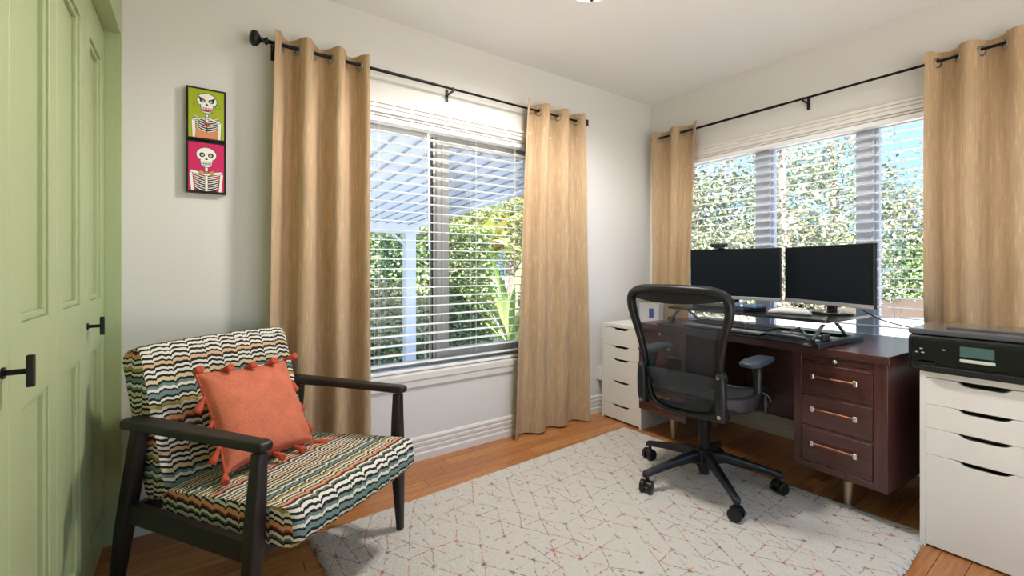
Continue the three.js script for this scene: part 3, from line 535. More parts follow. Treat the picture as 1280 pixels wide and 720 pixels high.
/* ---------- desk ---------- */
const DK = { p: [-0.449, 0, 1.161], a: Math.atan2(-0.998, -0.062), L: 1.362, D: 0.68, y: 0.745 };
const dkMat = new THREE.Matrix4().makeRotationY(DK.a).setPosition(...DK.p);
{
  const d = thing('desk', 'dark mahogany pedestal desk with bar pulls and tapered brass feet', 'desk', DK.p, DK.a);
  const hl = DK.L / 2, hd = DK.D / 2;
  const top = mesh('desk_top', grain(merge(rbox(DK.L, 0.012, DK.D, 0, DK.y - 0.006, 0, 0.003), rbox(DK.L, 0.026, DK.D, 0, DK.y - 0.022, 0, 0.002)), 'x'), M.mahogany, d);
  mesh('modesty_panel', grain(bx(-hl + 0.38, hl - 0.38, 0.17, DK.y - 0.035, -hd + 0.03, -hd + 0.05), 'x'), M.mahogany, d);
  for (const s of [-1, 1]) {
    const x0 = s > 0 ? 0.305 : -0.672, x1 = s > 0 ? 0.672 : -0.305, z1 = hd - 0.012, z0 = -hd + 0.02, yb = 0.17, yt = DK.y - 0.035;
    mesh('pedestal', grain(merge(bx(x0, x0 + 0.022, yb, yt, z0, z1 - 0.022, 0.002), bx(x1 - 0.022, x1, yb, yt, z0, z1 - 0.022, 0.002), bx(x0 + 0.02, x1 - 0.02, yb, yb + 0.02, z0, z1 - 0.022), bx(x0 + 0.02, x1 - 0.02, yb, yt, z0, z0 + 0.012), bx(x0, x0 + 0.034, yb, yt, z1 - 0.024, z1, 0.002), bx(x1 - 0.05, x1, yb, yt, z1 - 0.024, z1, 0.002), bx(x0 + 0.03, x1 - 0.045, yb, 0.2, z1 - 0.024, z1, 0.002), bx(x0 + 0.03, x1 - 0.045, 0.516, 0.524, z1 - 0.024, z1 - 0.003), bx(x0 + 0.03, x1 - 0.045, 0.361, 0.369, z1 - 0.024, z1 - 0.003), bx(x0 + 0.03, x1 - 0.045, 0.668, 0.676, z1 - 0.024, z1 - 0.003), bx(x0 + 0.03, x1 - 0.045, 0.7, yt, z1 - 0.024, z1)), 'y'), M.mahogany, d);
    const xa = x0 + 0.036, xb = x1 - 0.052, xm = (xa + xb) / 2;
    const tray = mesh('writing_slide', grain(bx(xa, xb, 0.678, 0.698, z1 - 0.03, z1 - 0.004, 0.002), 'x'), M.mahogany, d);
    mesh('knob', new THREE.LatheGeometry([[0, 0.012], [0.006, 0.012], [0.0095, 0.009], [0.0095, 0.006], [0.005, 0.003], [0.005, 0]].map(p => new THREE.Vector2(...p)), 16).rotateX(Math.PI / 2).translate(xm, 0.688, z1 - 0.004), M.chrome, tray, 'round chrome knob');
    for (const [ya, yc] of [[0.202, 0.359], [0.371, 0.514], [0.526, 0.666]]) {
      const dr = mesh('drawer', grain(bx(xa, xb, ya, yc, z1 - 0.03, z1 - 0.001, 0.003), 'x'), M.mahogany, d), yh = ya + (yc - ya) * 0.6, hw = 0.085;
      mesh('handle', merge(rod(V(xm - hw, yh, z1 + 0.022), V(xm + hw, yh, z1 + 0.022), 0.005, 10)), std(0xa06a4c, 0.3, { metalness: 0.8 }), dr, 'copper bar with chrome ends');
      for (const q of [-1, 1]) mesh('handle_post', [rbox(0.016, 0.026, 0.012, xm + q * hw, yh, z1 + 0.022, 0.003), rod(V(xm + q * hw, yh, z1 - 0.002), V(xm + q * hw, yh, z1 + 0.02), 0.006, 10)], M.chrome, dr);
    }
    for (const z of [hd - 0.13, -hd + 0.11]) {
      const xl = s > 0 ? 0.485 : -0.485;
      const lg = mesh('leg', new THREE.LatheGeometry([[0, 0.172], [0.026, 0.172], [0.024, 0.13], [0.0235, 0.125]].map(p => new THREE.Vector2(...p)), 20).translate(xl, 0, z), M.mahogany, d);
      mesh('ferrule', new THREE.LatheGeometry([[0.0245, 0.127], [0.0245, 0.122], [0.015, 0.018], [0.017, 0.016], [0.017, 0.008], [0.014, 0.004], [0.016, 0.0], [0, 0]].map(p => new THREE.Vector2(...p)), 20).translate(xl, 0.0, z), M.brass, lg, 'brass tapered foot');
    }
  }
}
/* ---------- white drawer units ---------- */
function drawerUnit(name, label, x, z0, cuts, D = 0.58) {
  const W = 0.36, Hh = 0.70, u = thing(name, label, 'drawer unit', [x, 0, z0], -Math.PI / 2);   // local +z faces -x, local x runs along world z
  const zf = 0;                                                  // front face plane in local z; the body runs to local z = -D
  const t = 0.018;
  mesh('body', merge(bx(0, t, 0, Hh, -D, zf, 0.001), bx(W - t, W, 0, Hh, -D, zf, 0.001), bx(t, W - t, Hh - t - 0.004, Hh, -D, zf, 0.001), bx(t, W - t, 0.012, 0.03, -D, zf - 0.03), bx(t, W - t, 0, Hh, -D, -D + 0.01)), M.white, u);
  for (let k = 0; k + 1 < cuts.length; k++) {
    const yt = cuts[k] - 0.0015, yb = cuts[k + 1] + 0.0015, a = t + 0.0015, b = W - t - 0.0015, m = W / 2, s = new THREE.Shape();
    const nh = 0.062, dp = 0.0165;
    s.moveTo(a, yb); s.lineTo(b, yb); s.lineTo(b, yt); s.lineTo(m + nh + 0.02, yt);
    s.bezierCurveTo(m + nh + 0.004, yt, m + nh, yt - dp, m + nh - 0.024, yt - dp); s.lineTo(m - nh + 0.024, yt - dp);
    s.bezierCurveTo(m - nh, yt - dp, m - nh - 0.004, yt, m - nh - 0.02, yt); s.lineTo(a, yt); s.closePath();
    mesh('drawer_front', new THREE.ExtrudeGeometry(s, { depth: 0.015, bevelEnabled: true, bevelSize: 0.0008, bevelThickness: 0.0008, bevelSegments: 1, curveSegments: 8 }).translate(0, 0, zf - 0.017), M.white, u);
  }
  return u;
}
drawerUnit('drawer_unit', 'white five-drawer unit in the corner beside the desk', -0.68, 0.083, [0.676, 0.545, 0.452, 0.292, 0.121, 0.014], 0.55);
drawerUnit('drawer_unit', 'white drawer unit with a deep bottom drawer carrying the printer', -0.772, 1.902, [0.676, 0.57, 0.476, 0.371, 0.008]);
/* ---------- office chair ---------- */
{
  const turn = Math.atan2(0.991, -0.134), c = thing('office_chair', 'black mesh-back office chair on a five-star caster base at the desk', 'office chair', [-1.037, RY - 0.001, 1.125], turn);
  const plastic = phys(0x15181b, 0.42), soft = phys(0x262d33, 0.45), frameM = phys(0x0d0e10, 0.4);
  const webTex = dataTex(64, 64, (u, v, i, j) => { const k = ((i & 3) < 2 ? 0 : 40) + ((j & 3) < 2 ? 0 : 30); return [60 + k, 64 + k, 70 + k]; }, true, 60, 60);
  const web = std(0xffffff, 0.7, { map: webTex, color: new THREE.Color(0.5, 0.52, 0.56), transparent: true, opacity: 0.5, side: THREE.DoubleSide });
  // base
  mesh('base_hub', new THREE.LatheGeometry([[0, 0.05], [0.024, 0.05], [0.028, 0.075], [0.045, 0.1], [0.05, 0.14], [0.042, 0.165], [0.034, 0.18], [0, 0.18]].map(p => new THREE.Vector2(...p)), 24), plastic, c);
  mesh('gas_column', [cyl(0.026, 0.026, 0.16, 0, 0.24, 0), cyl(0.016, 0.016, 0.1, 0, 0.34, 0)], std(0x1c1f22, 0.3, { metalness: 0.7 }), c);
  const inv = -turn, tips = [[0.001, -0.352], [-0.338, -0.112], [-0.208, 0.282], [0.205, 0.28], [0.335, -0.108]].map(([x, z]) => V(x, 0, z).normalize().multiplyScalar(0.33).applyAxisAngle(V(0, 1, 0), inv));
  for (const t of tips) {
    const d = t.clone().normalize(), s = V(-d.z, 0, d.x), up = V(0, 1, 0);
    const P = (r, y) => d.clone().multiplyScalar(r).setY(y);
    mesh('base_arm', sweepSections([[0.02, 0.135, 0.05, 0.07], [0.1, 0.14, 0.044, 0.05], [0.22, 0.118, 0.036, 0.036], [0.31, 0.098, 0.034, 0.03], [0.345, 0.09, 0.036, 0.03], [0.356, 0.086, 0.02, 0.02]].map(([r, y, w, h]) => rectLoop(P(r, y), w, h, 0.35, 4, s, up))), plastic, c);
    const k = mesh('caster', [rod(P(0.335, 0.09).setY(0.1), P(0.335, 0.05).setY(0.045), 0.009, 10), new THREE.SphereGeometry(0.027, 16, 10, 0, 6.3, 0, 1.6).translate(t.x * 0.335 / 0.33, 0.036, t.z * 0.335 / 0.33)], frameM, c);
    const roll = V(Math.cos(t.x * 20), 0, Math.sin(t.x * 20)), ctr = t.clone().multiplyScalar(0.34 / 0.33).setY(0.03);
    for (const q of [-1, 1]) { const a = ctr.clone().addScaledVector(roll, q * 0.011), b = ctr.clone().addScaledVector(roll, q * 0.028); mesh('wheel', [rod(a, b, 0.03, 22), rod(b, b.clone().addScaledVector(roll, q * 0.003), 0.028, 22, 0.022)], frameM, k); }
  }
  // mechanism and seat
  mesh('mechanism', [rbox(0.16, 0.06, 0.26, 0, 0.39, -0.02, 0.02), rbox(0.36, 0.04, 0.08, 0, 0.405, -0.16, 0.018), rbox(0.4, 0.03, 0.06, 0, 0.43, 0.06, 0.012)], plastic, c);
  const seatLoop = []; for (let k = 0; k < 40; k++) { const a = k / 40 * Math.PI * 2, ca = Math.cos(a), sa = Math.sin(a), e = 0.55; seatLoop.push(V(Math.sign(ca) * Math.abs(ca) ** e * 0.25, 0.49 - 0.04 * Math.max(0, sa) ** 4, 0.015 + Math.sign(sa) * Math.abs(sa) ** e * 0.235)); }
  mesh('seat_frame', tube(seatLoop, 0.016, 120, 8, true), frameM, c);
  mesh('seat', surface((u, v) => { const a = u * Math.PI * 2, r = v, ca = Math.cos(a), sa = Math.sin(a), e = 0.55; return [Math.sign(ca) * Math.abs(ca) ** e * 0.25 * r, 0.49 - 0.04 * Math.max(0, sa) ** 4 * r - 0.02 * (1 - r * r), 0.015 + Math.sign(sa) * Math.abs(sa) ** e * 0.235 * r, u, v]; }, 48, 8), std(0x202428, 0.8, { side: THREE.DoubleSide }), c, 'dark woven mesh seat');
  // backrest
  const prof = [[0.09, 0.418], [0.15, 0.44], [0.178, 0.5], [0.18, 0.58], [0.188, 0.68], [0.206, 0.78], [0.228, 0.86], [0.24, 0.92], [0.232, 0.965], [0.19, 0.994], [0.1, 1.004]];
  const zb = (s, y) => { const t = clamp((y - 0.42) / 0.6, 0, 1); return lerp(-0.245, -0.355, t * t * (3 - 2 * t) * 0.5 + t * 0.5) - 0.03 * Math.sin(t * Math.PI) * 0 + 0.05 * (s / 0.24) ** 2; };
  const path = new THREE.CatmullRomCurve3([...prof.map(([s, y]) => V(s, y, zb(s, y))), ...prof.slice().reverse().map(([s, y]) => V(-s, y, zb(s, y)))], true);
  const N = 110, secs = [];
  for (let k = 0; k <= N; k++) {
    const p = path.getPointAt((k % N) / N), tg = path.getTangentAt((k % N) / N), f = V(0, 0.18, 1).normalize(), o = tg.clone().cross(f).normalize(), fz = o.clone().cross(tg).normalize();
    const high = clamp((p.y - 0.62) / 0.3, 0, 1), w = lerp(0.024, 0.036, high), dpt = lerp(0.034, 0.05, high);
    secs.push(rectLoop(p, w, dpt, 0.45, 4, o, fz));
  }
  const bf = mesh('backrest_frame', sweepSections(secs, false), frameM, c);
  const halfAt = y => { for (let i = 1; i < prof.length; i++) if (y <= prof[i][1]) return lerp(prof[i - 1][0], prof[i][0], clamp((y - prof[i - 1][1]) / (prof[i][1] - prof[i - 1][1]), 0, 1)); return 0.12; };
  mesh('back_mesh', surface((u, v) => { const y = lerp(0.43, 0.99, v), s = (u * 2 - 1) * (halfAt(y) - 0.004); return [s, y, zb(s, y) + 0.008, s, y]; }, 24, 40), web, c, 'see-through grey mesh');
  mesh('top_band', surface((u, v) => { const sgn = u * 2 - 1, s = sgn * 0.222, y1 = 1.0 - 0.045 * sgn ** 6, y = lerp(0.935 + 0.02 * sgn * sgn, y1, v); return [s, y, zb(s, y), s, y]; }, 20, 4), std(0x0c0d0f, 0.6, { side: THREE.DoubleSide }), bf);
  mesh('lumbar_pad', [-1, 1].map(q => surface((u, v) => { const s = (u * 2 - 1) * 0.168, b = Math.cos((u * 2 - 1) * 1.5), y = lerp(0.565 - 0.05 * b, 0.61 + 0.012 * b, v); return [s, y, zb(s, y) - 0.016 - 0.022 * b * Math.sin(v * Math.PI * 0.8 + 0.3) + q * 0.004, s, y]; }, 28, 6)), soft, c);
  mesh('lumbar_hollow', rbox(0.085, 0.06, 0.02, 0.0, 0.655, zb(0, 0.655) - 0.018, 0.016), std(0x050506, 0.6), c);  // near-black block stands in for the shade inside the pad's hollow
  for (const q of [-1, 1]) {
    mesh('back_bracket', [sweepSections([[0.425, -0.25, 0.036], [0.47, -0.265, 0.044], [0.54, -0.268, 0.044], [0.6, -0.268, 0.04], [0.635, -0.262, 0.026]].map(([y, z, w]) => rectLoop(V(q * 0.192, y, z), w, 0.05, 0.35, 4))), rod(V(q * 0.214, 0.612, -0.262), V(q * 0.17, 0.612, -0.262), 0.017, 16)], plastic, c);
    mesh('bracket_pin', [rod(V(q * 0.19, 0.618, -0.297), V(q * 0.19, 0.618, -0.29), 0.007, 10), rod(V(q * 0.19, 0.445, -0.288), V(q * 0.19, 0.445, -0.28), 0.009, 10)], M.chrome, c);
    const ax = q * 0.268, arm = mesh('arm_post', sweepSections([[0.2, 0.5, -0.255, 0.03, 0.05], [0.238, 0.488, -0.2, 0.03, 0.07], [0.262, 0.486, -0.13, 0.03, 0.07], [0.27, 0.5, -0.075, 0.03, 0.06], [0.268, 0.54, -0.045, 0.03, 0.045], [0.266, 0.6, -0.04, 0.034, 0.045], [0.264, 0.64, -0.035, 0.04, 0.06]].map(([x, y, z, w, h], i) => { const t = clamp((i - 2) / 3, 0, 1), uz = V(0, 1 - t, t).normalize(); return rectLoop(V(q * x, y, z), w, h, 0.4, 4, V(1, 0, 0), uz); })), plastic, c);
    const L = [[-0.15, 0.03, 0.016], [-0.14, 0.075, 0.026], [-0.08, 0.09, 0.03], [0.04, 0.088, 0.028], [0.1, 0.078, 0.024], [0.12, 0.05, 0.014]];
    const pad = mesh('arm_pad', sweepSections(L.map(([z, w, h]) => rectLoop(V(q * 0.258, 0.662 + 0.002 - 0.06 * Math.max(0, z) * 0.3, z), w, h, 0.45, 5, V(1, 0, 0), V(0, 1, 0)))), phys(0x39434d, 0.45), c, 'slate grey arm pad');
  }
  mesh('tilt_lever', [tube([V(-0.2, 0.42, 0.02), V(-0.262, 0.425, 0.03), V(-0.28, 0.45, 0.03), V(-0.276, 0.5, 0.02)], 0.006, 20, 8), rbox(0.014, 0.075, 0.02, -0.276, 0.455, 0.025, 0.006)], soft, c);
  mesh('height_lever', tube([V(-0.2, 0.475, 0.05), V(-0.25, 0.5, 0.05), V(-0.285, 0.495, 0.04), V(-0.3, 0.475, 0.03)], 0.004, 20, 8), M.nickel, c);
}
/* ---------- things on the desk ---------- */
const onDesk = (lx, y, lz) => V(lx, y, lz).applyMatrix4(dkMat).toArray();
const blk = phys(0x101214, 0.35, { clearcoat: 0.3 });
{
  const s = thing('desk_riser', 'black sit-stand desk riser with a keyboard tray, on the mahogany desk', 'desk riser', onDesk(0, DK.y, 0), DK.a);
  const round = (x0, x1, z0, z1, r, y, h) => { const p = new THREE.Shape(); p.moveTo(x0 + r, -z0); p.lineTo(x1 - r, -z0); p.quadraticCurveTo(x1, -z0, x1, -z0 - r); p.lineTo(x1, -z1 + r); p.quadraticCurveTo(x1, -z1, x1 - r, -z1); p.lineTo(x0 + r, -z1); p.quadraticCurveTo(x0, -z1, x0, -z1 + r); p.lineTo(x0, -z0 - r); p.quadraticCurveTo(x0, -z0, x0 + r, -z0); return new THREE.ExtrudeGeometry(p, { depth: h - 0.004, bevelEnabled: true, bevelSize: 0.002, bevelThickness: 0.002, bevelSegments: 2 }).rotateX(-Math.PI / 2).translate(0, y + 0.002, 0); };
  mesh('platform', round(-0.475, 0.43, -0.19, 0.29, 0.03, 0.108, 0.016), blk, s);
  mesh('keyboard_tray', merge(round(-0.42, 0.43, 0.21, 0.475, 0.05, 0.022, 0.012)), blk, s);
  for (const q of [-1, 1]) {
    mesh('base_rail', rbox(0.035, 0.026, 0.46, q * 0.43, 0.0135, 0.165, 0.003), phys(0x2c3034, 0.35, { metalness: 0.4 }), s);
    mesh('scissor_arm', merge(sweepSections([V(q * 0.405, 0.03, 0.37), V(q * 0.405, 0.1, 0.26)].map(p => rectLoop(p, 0.012, 0.024, 0.2, 3))), sweepSections([V(q * 0.418, 0.03, 0.05), V(q * 0.418, 0.1, 0.16)].map(p => rectLoop(p, 0.012, 0.024, 0.2, 3))), rod(V(q * 0.44, 0.032, 0.37), V(q * 0.38, 0.032, 0.37), 0.01, 12)), phys(0x5b646c, 0.35, { metalness: 0.5 }), s);
    mesh('tray_arm', rbox(0.014, 0.03, 0.06, q * 0.431, 0.045, 0.3, 0.004), blk, s);
  }
  mesh('cross_bar', rbox(0.8, 0.018, 0.03, 0, 0.016, -0.04, 0.003), blk, s);
}
function monitor(label, L, R, group) {
  const a = V(L[0], 0, L[1]), b = V(R[0], 0, R[1]), d = b.clone().sub(a).normalize(), th = Math.atan2(-d.z, d.x), c = a.clone().add(b).multiplyScalar(0.5);
  const m = thing('computer_monitor', label, 'monitor', [c.x, DK.y + 0.1245, c.z], th, group), y0 = 0.045, y1 = 0.363, w = 0.54;
  const body = mesh('housing', rbox(w, y1 - y0, 0.022, 0, (y0 + y1) / 2, -0.006, 0.005, 2), blk, m);
  mesh('screen', bx(-w / 2 + 0.006, w / 2 - 0.006, y0 + 0.02, y1 - 0.006, 0.0045, 0.0062), phys(0x0b131a, 0.4, { specularIntensity: 0.4 }), m, 'switched-off dark screen');
  mesh('chin', bx(-w / 2 + 0.001, w / 2 - 0.001, y0 - 0.001, y0 + 0.019, -0.01, 0.0078, 0.002), std(0xb9babb, 0.35, { metalness: 0.6 }), m, 'silver strip under the screen');
  mesh('stand_neck', [rbox(0.05, 0.2, 0.02, 0, 0.1, -0.045, 0.005), rbox(0.09, 0.09, 0.03, 0, 0.17, -0.028, 0.006)], blk, m);
  const p = new THREE.Shape(); p.absellipse(0, 0, 0.13, 0.095, 0, Math.PI * 2);
  mesh('stand_base', new THREE.ExtrudeGeometry(p, { depth: 0.006, bevelEnabled: true, bevelSize: 0.003, bevelThickness: 0.003, bevelSegments: 2, curveSegments: 24 }).rotateX(-Math.PI / 2).translate(0, 0.003, -0.01), blk, m);
  return m;
}
monitor('dark monitor with the webcam clipped on top, beside the corner curtain', [-0.44, 0.672], [-0.36, 1.19], 'computer monitors');
monitor('dark monitor without a webcam, turned in towards the office chair', [-0.302, 1.196], [-0.528, 1.688], 'computer monitors');
{
  const th = Math.atan2(-0.988, 0.153), p = V(-0.425, DK.y + 0.1245 + 0.365, 0.857);
  const w = thing('webcam', 'small black webcam clipped on the monitor beside the corner curtain', 'webcam', p.toArray(), th);
  mesh('body', rbox(0.105, 0.026, 0.03, 0.0, 0.02, -0.002, 0.011, 3), blk, w); mesh('clip', [rbox(0.05, 0.012, 0.05, 0, 0.005, -0.006, 0.003), rbox(0.04, 0.05, 0.006, 0, -0.02, -0.03, 0.002)], blk, w);
  mesh('lens', rod(V(0, 0.02, 0.012), V(0, 0.02, 0.016), 0.008, 16), phys(0x16202c, 0.1), w);
}
{
  const yT = DK.y + 0.034, k = thing('keyboard', 'black computer keyboard with a silver wrist edge on the riser tray', 'keyboard', onDesk(-0.005, yT, 0.335), DK.a);
  mesh('case', [rbox(0.44, 0.016, 0.15, 0, 0.009, 0, 0.004), rbox(0.44, 0.012, 0.06, 0, 0.007, 0.1, 0.005)], blk, k);
  mesh('wrist_edge', rbox(0.445, 0.006, 0.05, 0, 0.0155, 0.1, 0.003), phys(0x9aa0a6, 0.35, { metalness: 0.5 }), k);
  const cap = rbox(0.0165, 0.009, 0.0165, 0, 0, 0, 0.003), km = phys(0x1d2024, 0.4);
  for (let r = 0; r < 6; r++) for (let q = 0; q < 21; q++) { if (r === 5 && q > 4 && q < 9) { if (q === 5) { const o = mesh('key', rbox(0.09, 0.009, 0.0165, 0, 0, 0, 0.003), km, k); o.position.set(-0.2 + 6.5 * 0.02, 0.021, -0.062 + r * 0.0205); } continue; } const o = mesh('key', cap, km, k); o.position.set(-0.2 + q * 0.02, 0.021 + (5 - r) * 0.0006, -0.062 + r * 0.0205); }
  const pad = thing('mouse_pad', 'black mouse pad with a raised gel wrist rest on the riser tray', 'mouse pad', onDesk(0.325, yT, 0.35), DK.a);
  mesh('mat', rbox(0.195, 0.005, 0.21, 0, 0.003, 0, 0.002), phys(0x14171a, 0.6), pad);
  mesh('wrist_rest', sweepSections([[-0.095, 0.03, 0.01], [-0.08, 0.055, 0.022], [0, 0.06, 0.024], [0.08, 0.055, 0.022], [0.095, 0.03, 0.01]].map(([x, w, h]) => rectLoop(V(x, 0.005 + h / 2, 0.07), w, h, 0.48, 5, V(0, 0, 1), V(0, 1, 0)))), phys(0x2b353d, 0.35), pad);
  const mo = thing('computer_mouse', 'black and silver computer mouse on the mouse pad', 'mouse', onDesk(0.315, yT + 0.0056, 0.315), DK.a + 0.2);
  mesh('shell', new THREE.SphereGeometry(1, 24, 12, 0, Math.PI * 2, 0, Math.PI / 2).scale(0.034, 0.036, 0.056), phys(0x191b1e, 0.3), mo);
  mesh('side_trim', new THREE.SphereGeometry(1, 20, 10, 0, Math.PI * 2, Math.PI * 0.3, Math.PI * 0.2).scale(0.0352, 0.0365, 0.0572), M.nickel, mo); mesh('wheel', rod(V(-0.004, 0.031, -0.03), V(0.004, 0.031, -0.03), 0.009, 14), M.dark, mo);
  // things on the riser's platform
  const yP = DK.y + 0.1245;
  const lap = thing('laptop', 'closed dark laptop lying under the monitors', 'laptop', onDesk(-0.13, yP, 0.178), DK.a - 0.08);
  mesh('lower_case', rbox(0.34, 0.012, 0.2, 0, 0.0062, 0, 0.004, 2), phys(0x23282d, 0.35, { metalness: 0.4 }), lap); mesh('lid', rbox(0.34, 0.008, 0.2, 0, 0.0175, -0.001, 0.003, 2), phys(0x39424a, 0.3, { metalness: 0.5 }), lap); mesh('hinge', rod(V(-0.12, 0.013, -0.1), V(0.12, 0.013, -0.1), 0.006, 12), blk, lap);
  const spk = thing('docking_station', 'small blue-grey docking box with a round dial on the platform', 'dock', onDesk(-0.005, yP + 0.0225, 0.205), DK.a);
  mesh('box', rbox(0.15, 0.02, 0.07, 0, 0.0105, 0, 0.005, 2), phys(0x5f7890, 0.4), spk); mesh('dial', [rod(V(0, 0.012, 0.034), V(0, 0.012, 0.042), 0.009, 18)], M.chrome, spk);
  const pouch = thing('white_pouch', 'slim off-white pouch lying between the monitors', 'pouch', onDesk(0.2, yP, 0.155), DK.a + 0.25);
  mesh('body', sweepSections([[-0.1, 0.01, 0.008], [-0.09, 0.05, 0.02], [-0.04, 0.07, 0.034], [0.04, 0.066, 0.034], [0.085, 0.05, 0.026], [0.1, 0.02, 0.012]].map(([x, w, h]) => rectLoop(V(x, h / 2 + 0.0005, 0), w, h, 0.48, 5, V(0, 0, 1), V(0, 1, 0)))), std(0xe6e2dc, 0.7), pouch); mesh('flap', sweepSections([[0.02, 0.05, 0.012], [0.07, 0.045, 0.012], [0.098, 0.02, 0.008]].map(([x, w, h]) => rectLoop(V(x, 0.033 - (x - 0.02) * 0.15, 0), w, h, 0.4, 4, V(0, 0, 1), V(0, 1, 0)))), std(0xd5cfc7, 0.7), pouch);
  const pap = thing('folded_cloth', 'crumpled white cleaning cloth behind the keyboard', 'cloth', onDesk(-0.02, yT, 0.232), DK.a);
  mesh('cloth', surface((u, v) => { const x = (u - 0.5) * 0.17, z = (v - 0.5) * 0.036, e = Math.min(u, 1 - u, v, 1 - v); return [x, 0.004 + Math.min(1, e * 5) * (0.012 + 0.02 * pn(u * 6, v * 3, 64, 64, 77)), z + 0.006 * pn(u * 8, v * 2, 64, 64, 78), u, v]; }, 30, 10), std(0xeeeeec, 0.85, { side: THREE.DoubleSide }), pap);
  // cable from the monitor to the printer
  const cb = thing('power_cable', 'thin black cable hanging from the monitor to the printer', 'cable');
  mesh('cable', tube([V(-0.47, 0.905, 1.62), V(-0.42, 0.86, 1.68), V(-0.36, 0.83, 1.76), V(-0.33, 0.815, 1.84), V(-0.32, 0.80, 1.9)], 0.0032, 40, 6), M.black, cb);
}
/* ---------- printer ---------- */
{
  const p = thing('printer', 'black inkjet printer with a small colour screen on the white drawer unit', 'printer', [-0.80, 0.7005, 1.868], -Math.PI / 2);   // local x along world z, front at z = 0
  const W = 0.45, D = 0.37, body = phys(0x0e1013, 0.3, { clearcoat: 0.4 });
  mesh('body', [rbox(W, 0.145, D - 0.01, W / 2, 0.0755, -D / 2 - 0.004, 0.016, 3)], body, p);
  mesh('scanner_lid', [rbox(W - 0.004, 0.022, D - 0.01, W / 2, 0.159, -D / 2 - 0.003, 0.007, 2), rbox(W - 0.12, 0.012, D - 0.14, W / 2 + 0.04, 0.172, -D / 2 - 0.02, 0.005, 2)], phys(0x4b4e55, 0.22, { clearcoat: 0.8, clearcoatRoughness: 0.15 }), p);
  const f = mesh('control_panel', rbox(W - 0.03, 0.095, 0.012, W / 2, 0.085, -0.002, 0.004, 2), phys(0x0b0d11, 0.2), p);
  mesh('screen', bx(0.155, 0.245, 0.078, 0.117, 0.0035, 0.0056, 0.001), phys(0x4a6663, 0.25), f, 'grey-green display');
  mesh('screen_lip', bx(0.155, 0.248, 0.058, 0.070, 0.002, 0.011, 0.003), std(0xc9cfbe, 0.35), f, 'pale catch under the display');
  for (const [x, y] of [[0.045, 0.093], [0.032, 0.078], [0.05, 0.078], [0.11, 0.096]]) mesh('button', rbox(0.009, 0.005, 0.003, x, y, 0.005, 0.001), std(0xaab0b8, 0.4), f);
  mesh('output_tray', rbox(W - 0.1, 0.026, 0.02, W / 2, 0.017, -0.002, 0.004, 2), phys(0x15181c, 0.4), p);
  mesh('card_slot', rbox(0.05, 0.03, 0.006, 0.06, 0.035, 0.001, 0.002), phys(0x121519, 0.3), p);
}
/* ---------- small things ---------- */
{
  const b = thing('storage_box', 'white box with a blue label on the corner drawer unit', 'box', [-0.30, 0.7005, 0.24], -1.25);
  mesh('carton', rbox(0.15, 0.135, 0.11, 0, 0.0675, 0, 0.003), std(0xe8e6e4, 0.5), b); mesh('lid', rbox(0.156, 0.03, 0.116, 0, 0.123, 0, 0.003), std(0xe3e1df, 0.5), b);
  mesh('label', bx(0.0, 0.035, 0.03, 0.1, 0.0555, 0.0562), std(0x2c55a8, 0.5), b, 'blue label');
  const o = thing('wire_ornament', 'tiny gold wire cube standing on the white box', 'ornament', [-0.30, 0.839, 0.215], 0.4);
  const e = 0.02, q = [-e, e], bars = [];
  for (const a of q) for (const c of q) { bars.push(rod(V(a, 0.002, c), V(a, 0.042, c), 0.0026, 6)); for (const y of [0.003, 0.042]) bars.push(...(c > 0 ? [rod(V(a, y, -e), V(a, y, e), 0.0026, 6), rod(V(-e, y, a), V(e, y, a), 0.0026, 6)] : [])); }
  mesh('frame', bars, std(0xd9b36a, 0.3, { metalness: 0.8 }), o);
  const w = thing('wall_outlet', 'white wall outlet between the curtain and the corner drawer unit', 'outlet', [-0.625, 0.315, 0.0]);
  mesh('cover_plate', rbox(0.075, 0.12, 0.006, 0, 0, 0.0035, 0.002), M.white, w); mesh('socket', rbox(0.034, 0.07, 0.003, 0, 0, 0.007, 0.001), M.white, w);
  const ad = thing('power_adapter', 'white plug-in adapter on the outlet beside the drawer unit', 'adapter', [-0.615, 0.30, 0.0095]);
  mesh('block', rbox(0.055, 0.1, 0.032, 0, 0, 0.016, 0.005, 2), M.white, ad);
}
/* ---------- ceiling lamp ---------- */
{
  const l = thing('ceiling_lamp', 'flush ceiling lamp with a frosted bowl and black finial', 'lamp', [-1.722, H, 1.005]);
  mesh('canopy', new THREE.LatheGeometry([[0, 0], [0.17, 0], [0.175, -0.012], [0.165, -0.03], [0, -0.03]].map(p => new THREE.Vector2(...p)), 40), M.white, l);
  mesh('bowl', new THREE.LatheGeometry([[0.16, -0.028], [0.162, -0.05], [0.145, -0.095], [0.1, -0.135], [0.05, -0.155], [0.008, -0.16]].map(p => new THREE.Vector2(...p)), 40), phys(0xfff6e8, 0.6, { emissive: 0xfff0dc, emissiveIntensity: 0.7 }), l, 'frosted glass bowl');
  mesh('finial', new THREE.LatheGeometry([[0, -0.156], [0.018, -0.158], [0.02, -0.164], [0.009, -0.17], [0.012, -0.178], [0.006, -0.188], [0, -0.192]].map(p => new THREE.Vector2(...p)), 16), M.black, l);
  const pl = new THREE.SpotLight(0xfffaf5, LAMP, 0, 1.5, 0.3); pl.position.set(0, -0.12, 0); pl.target.position.set(0, -1, 0); pl.castShadow = true; pl.shadow.radius = 6; l.add(pl, pl.target);
}
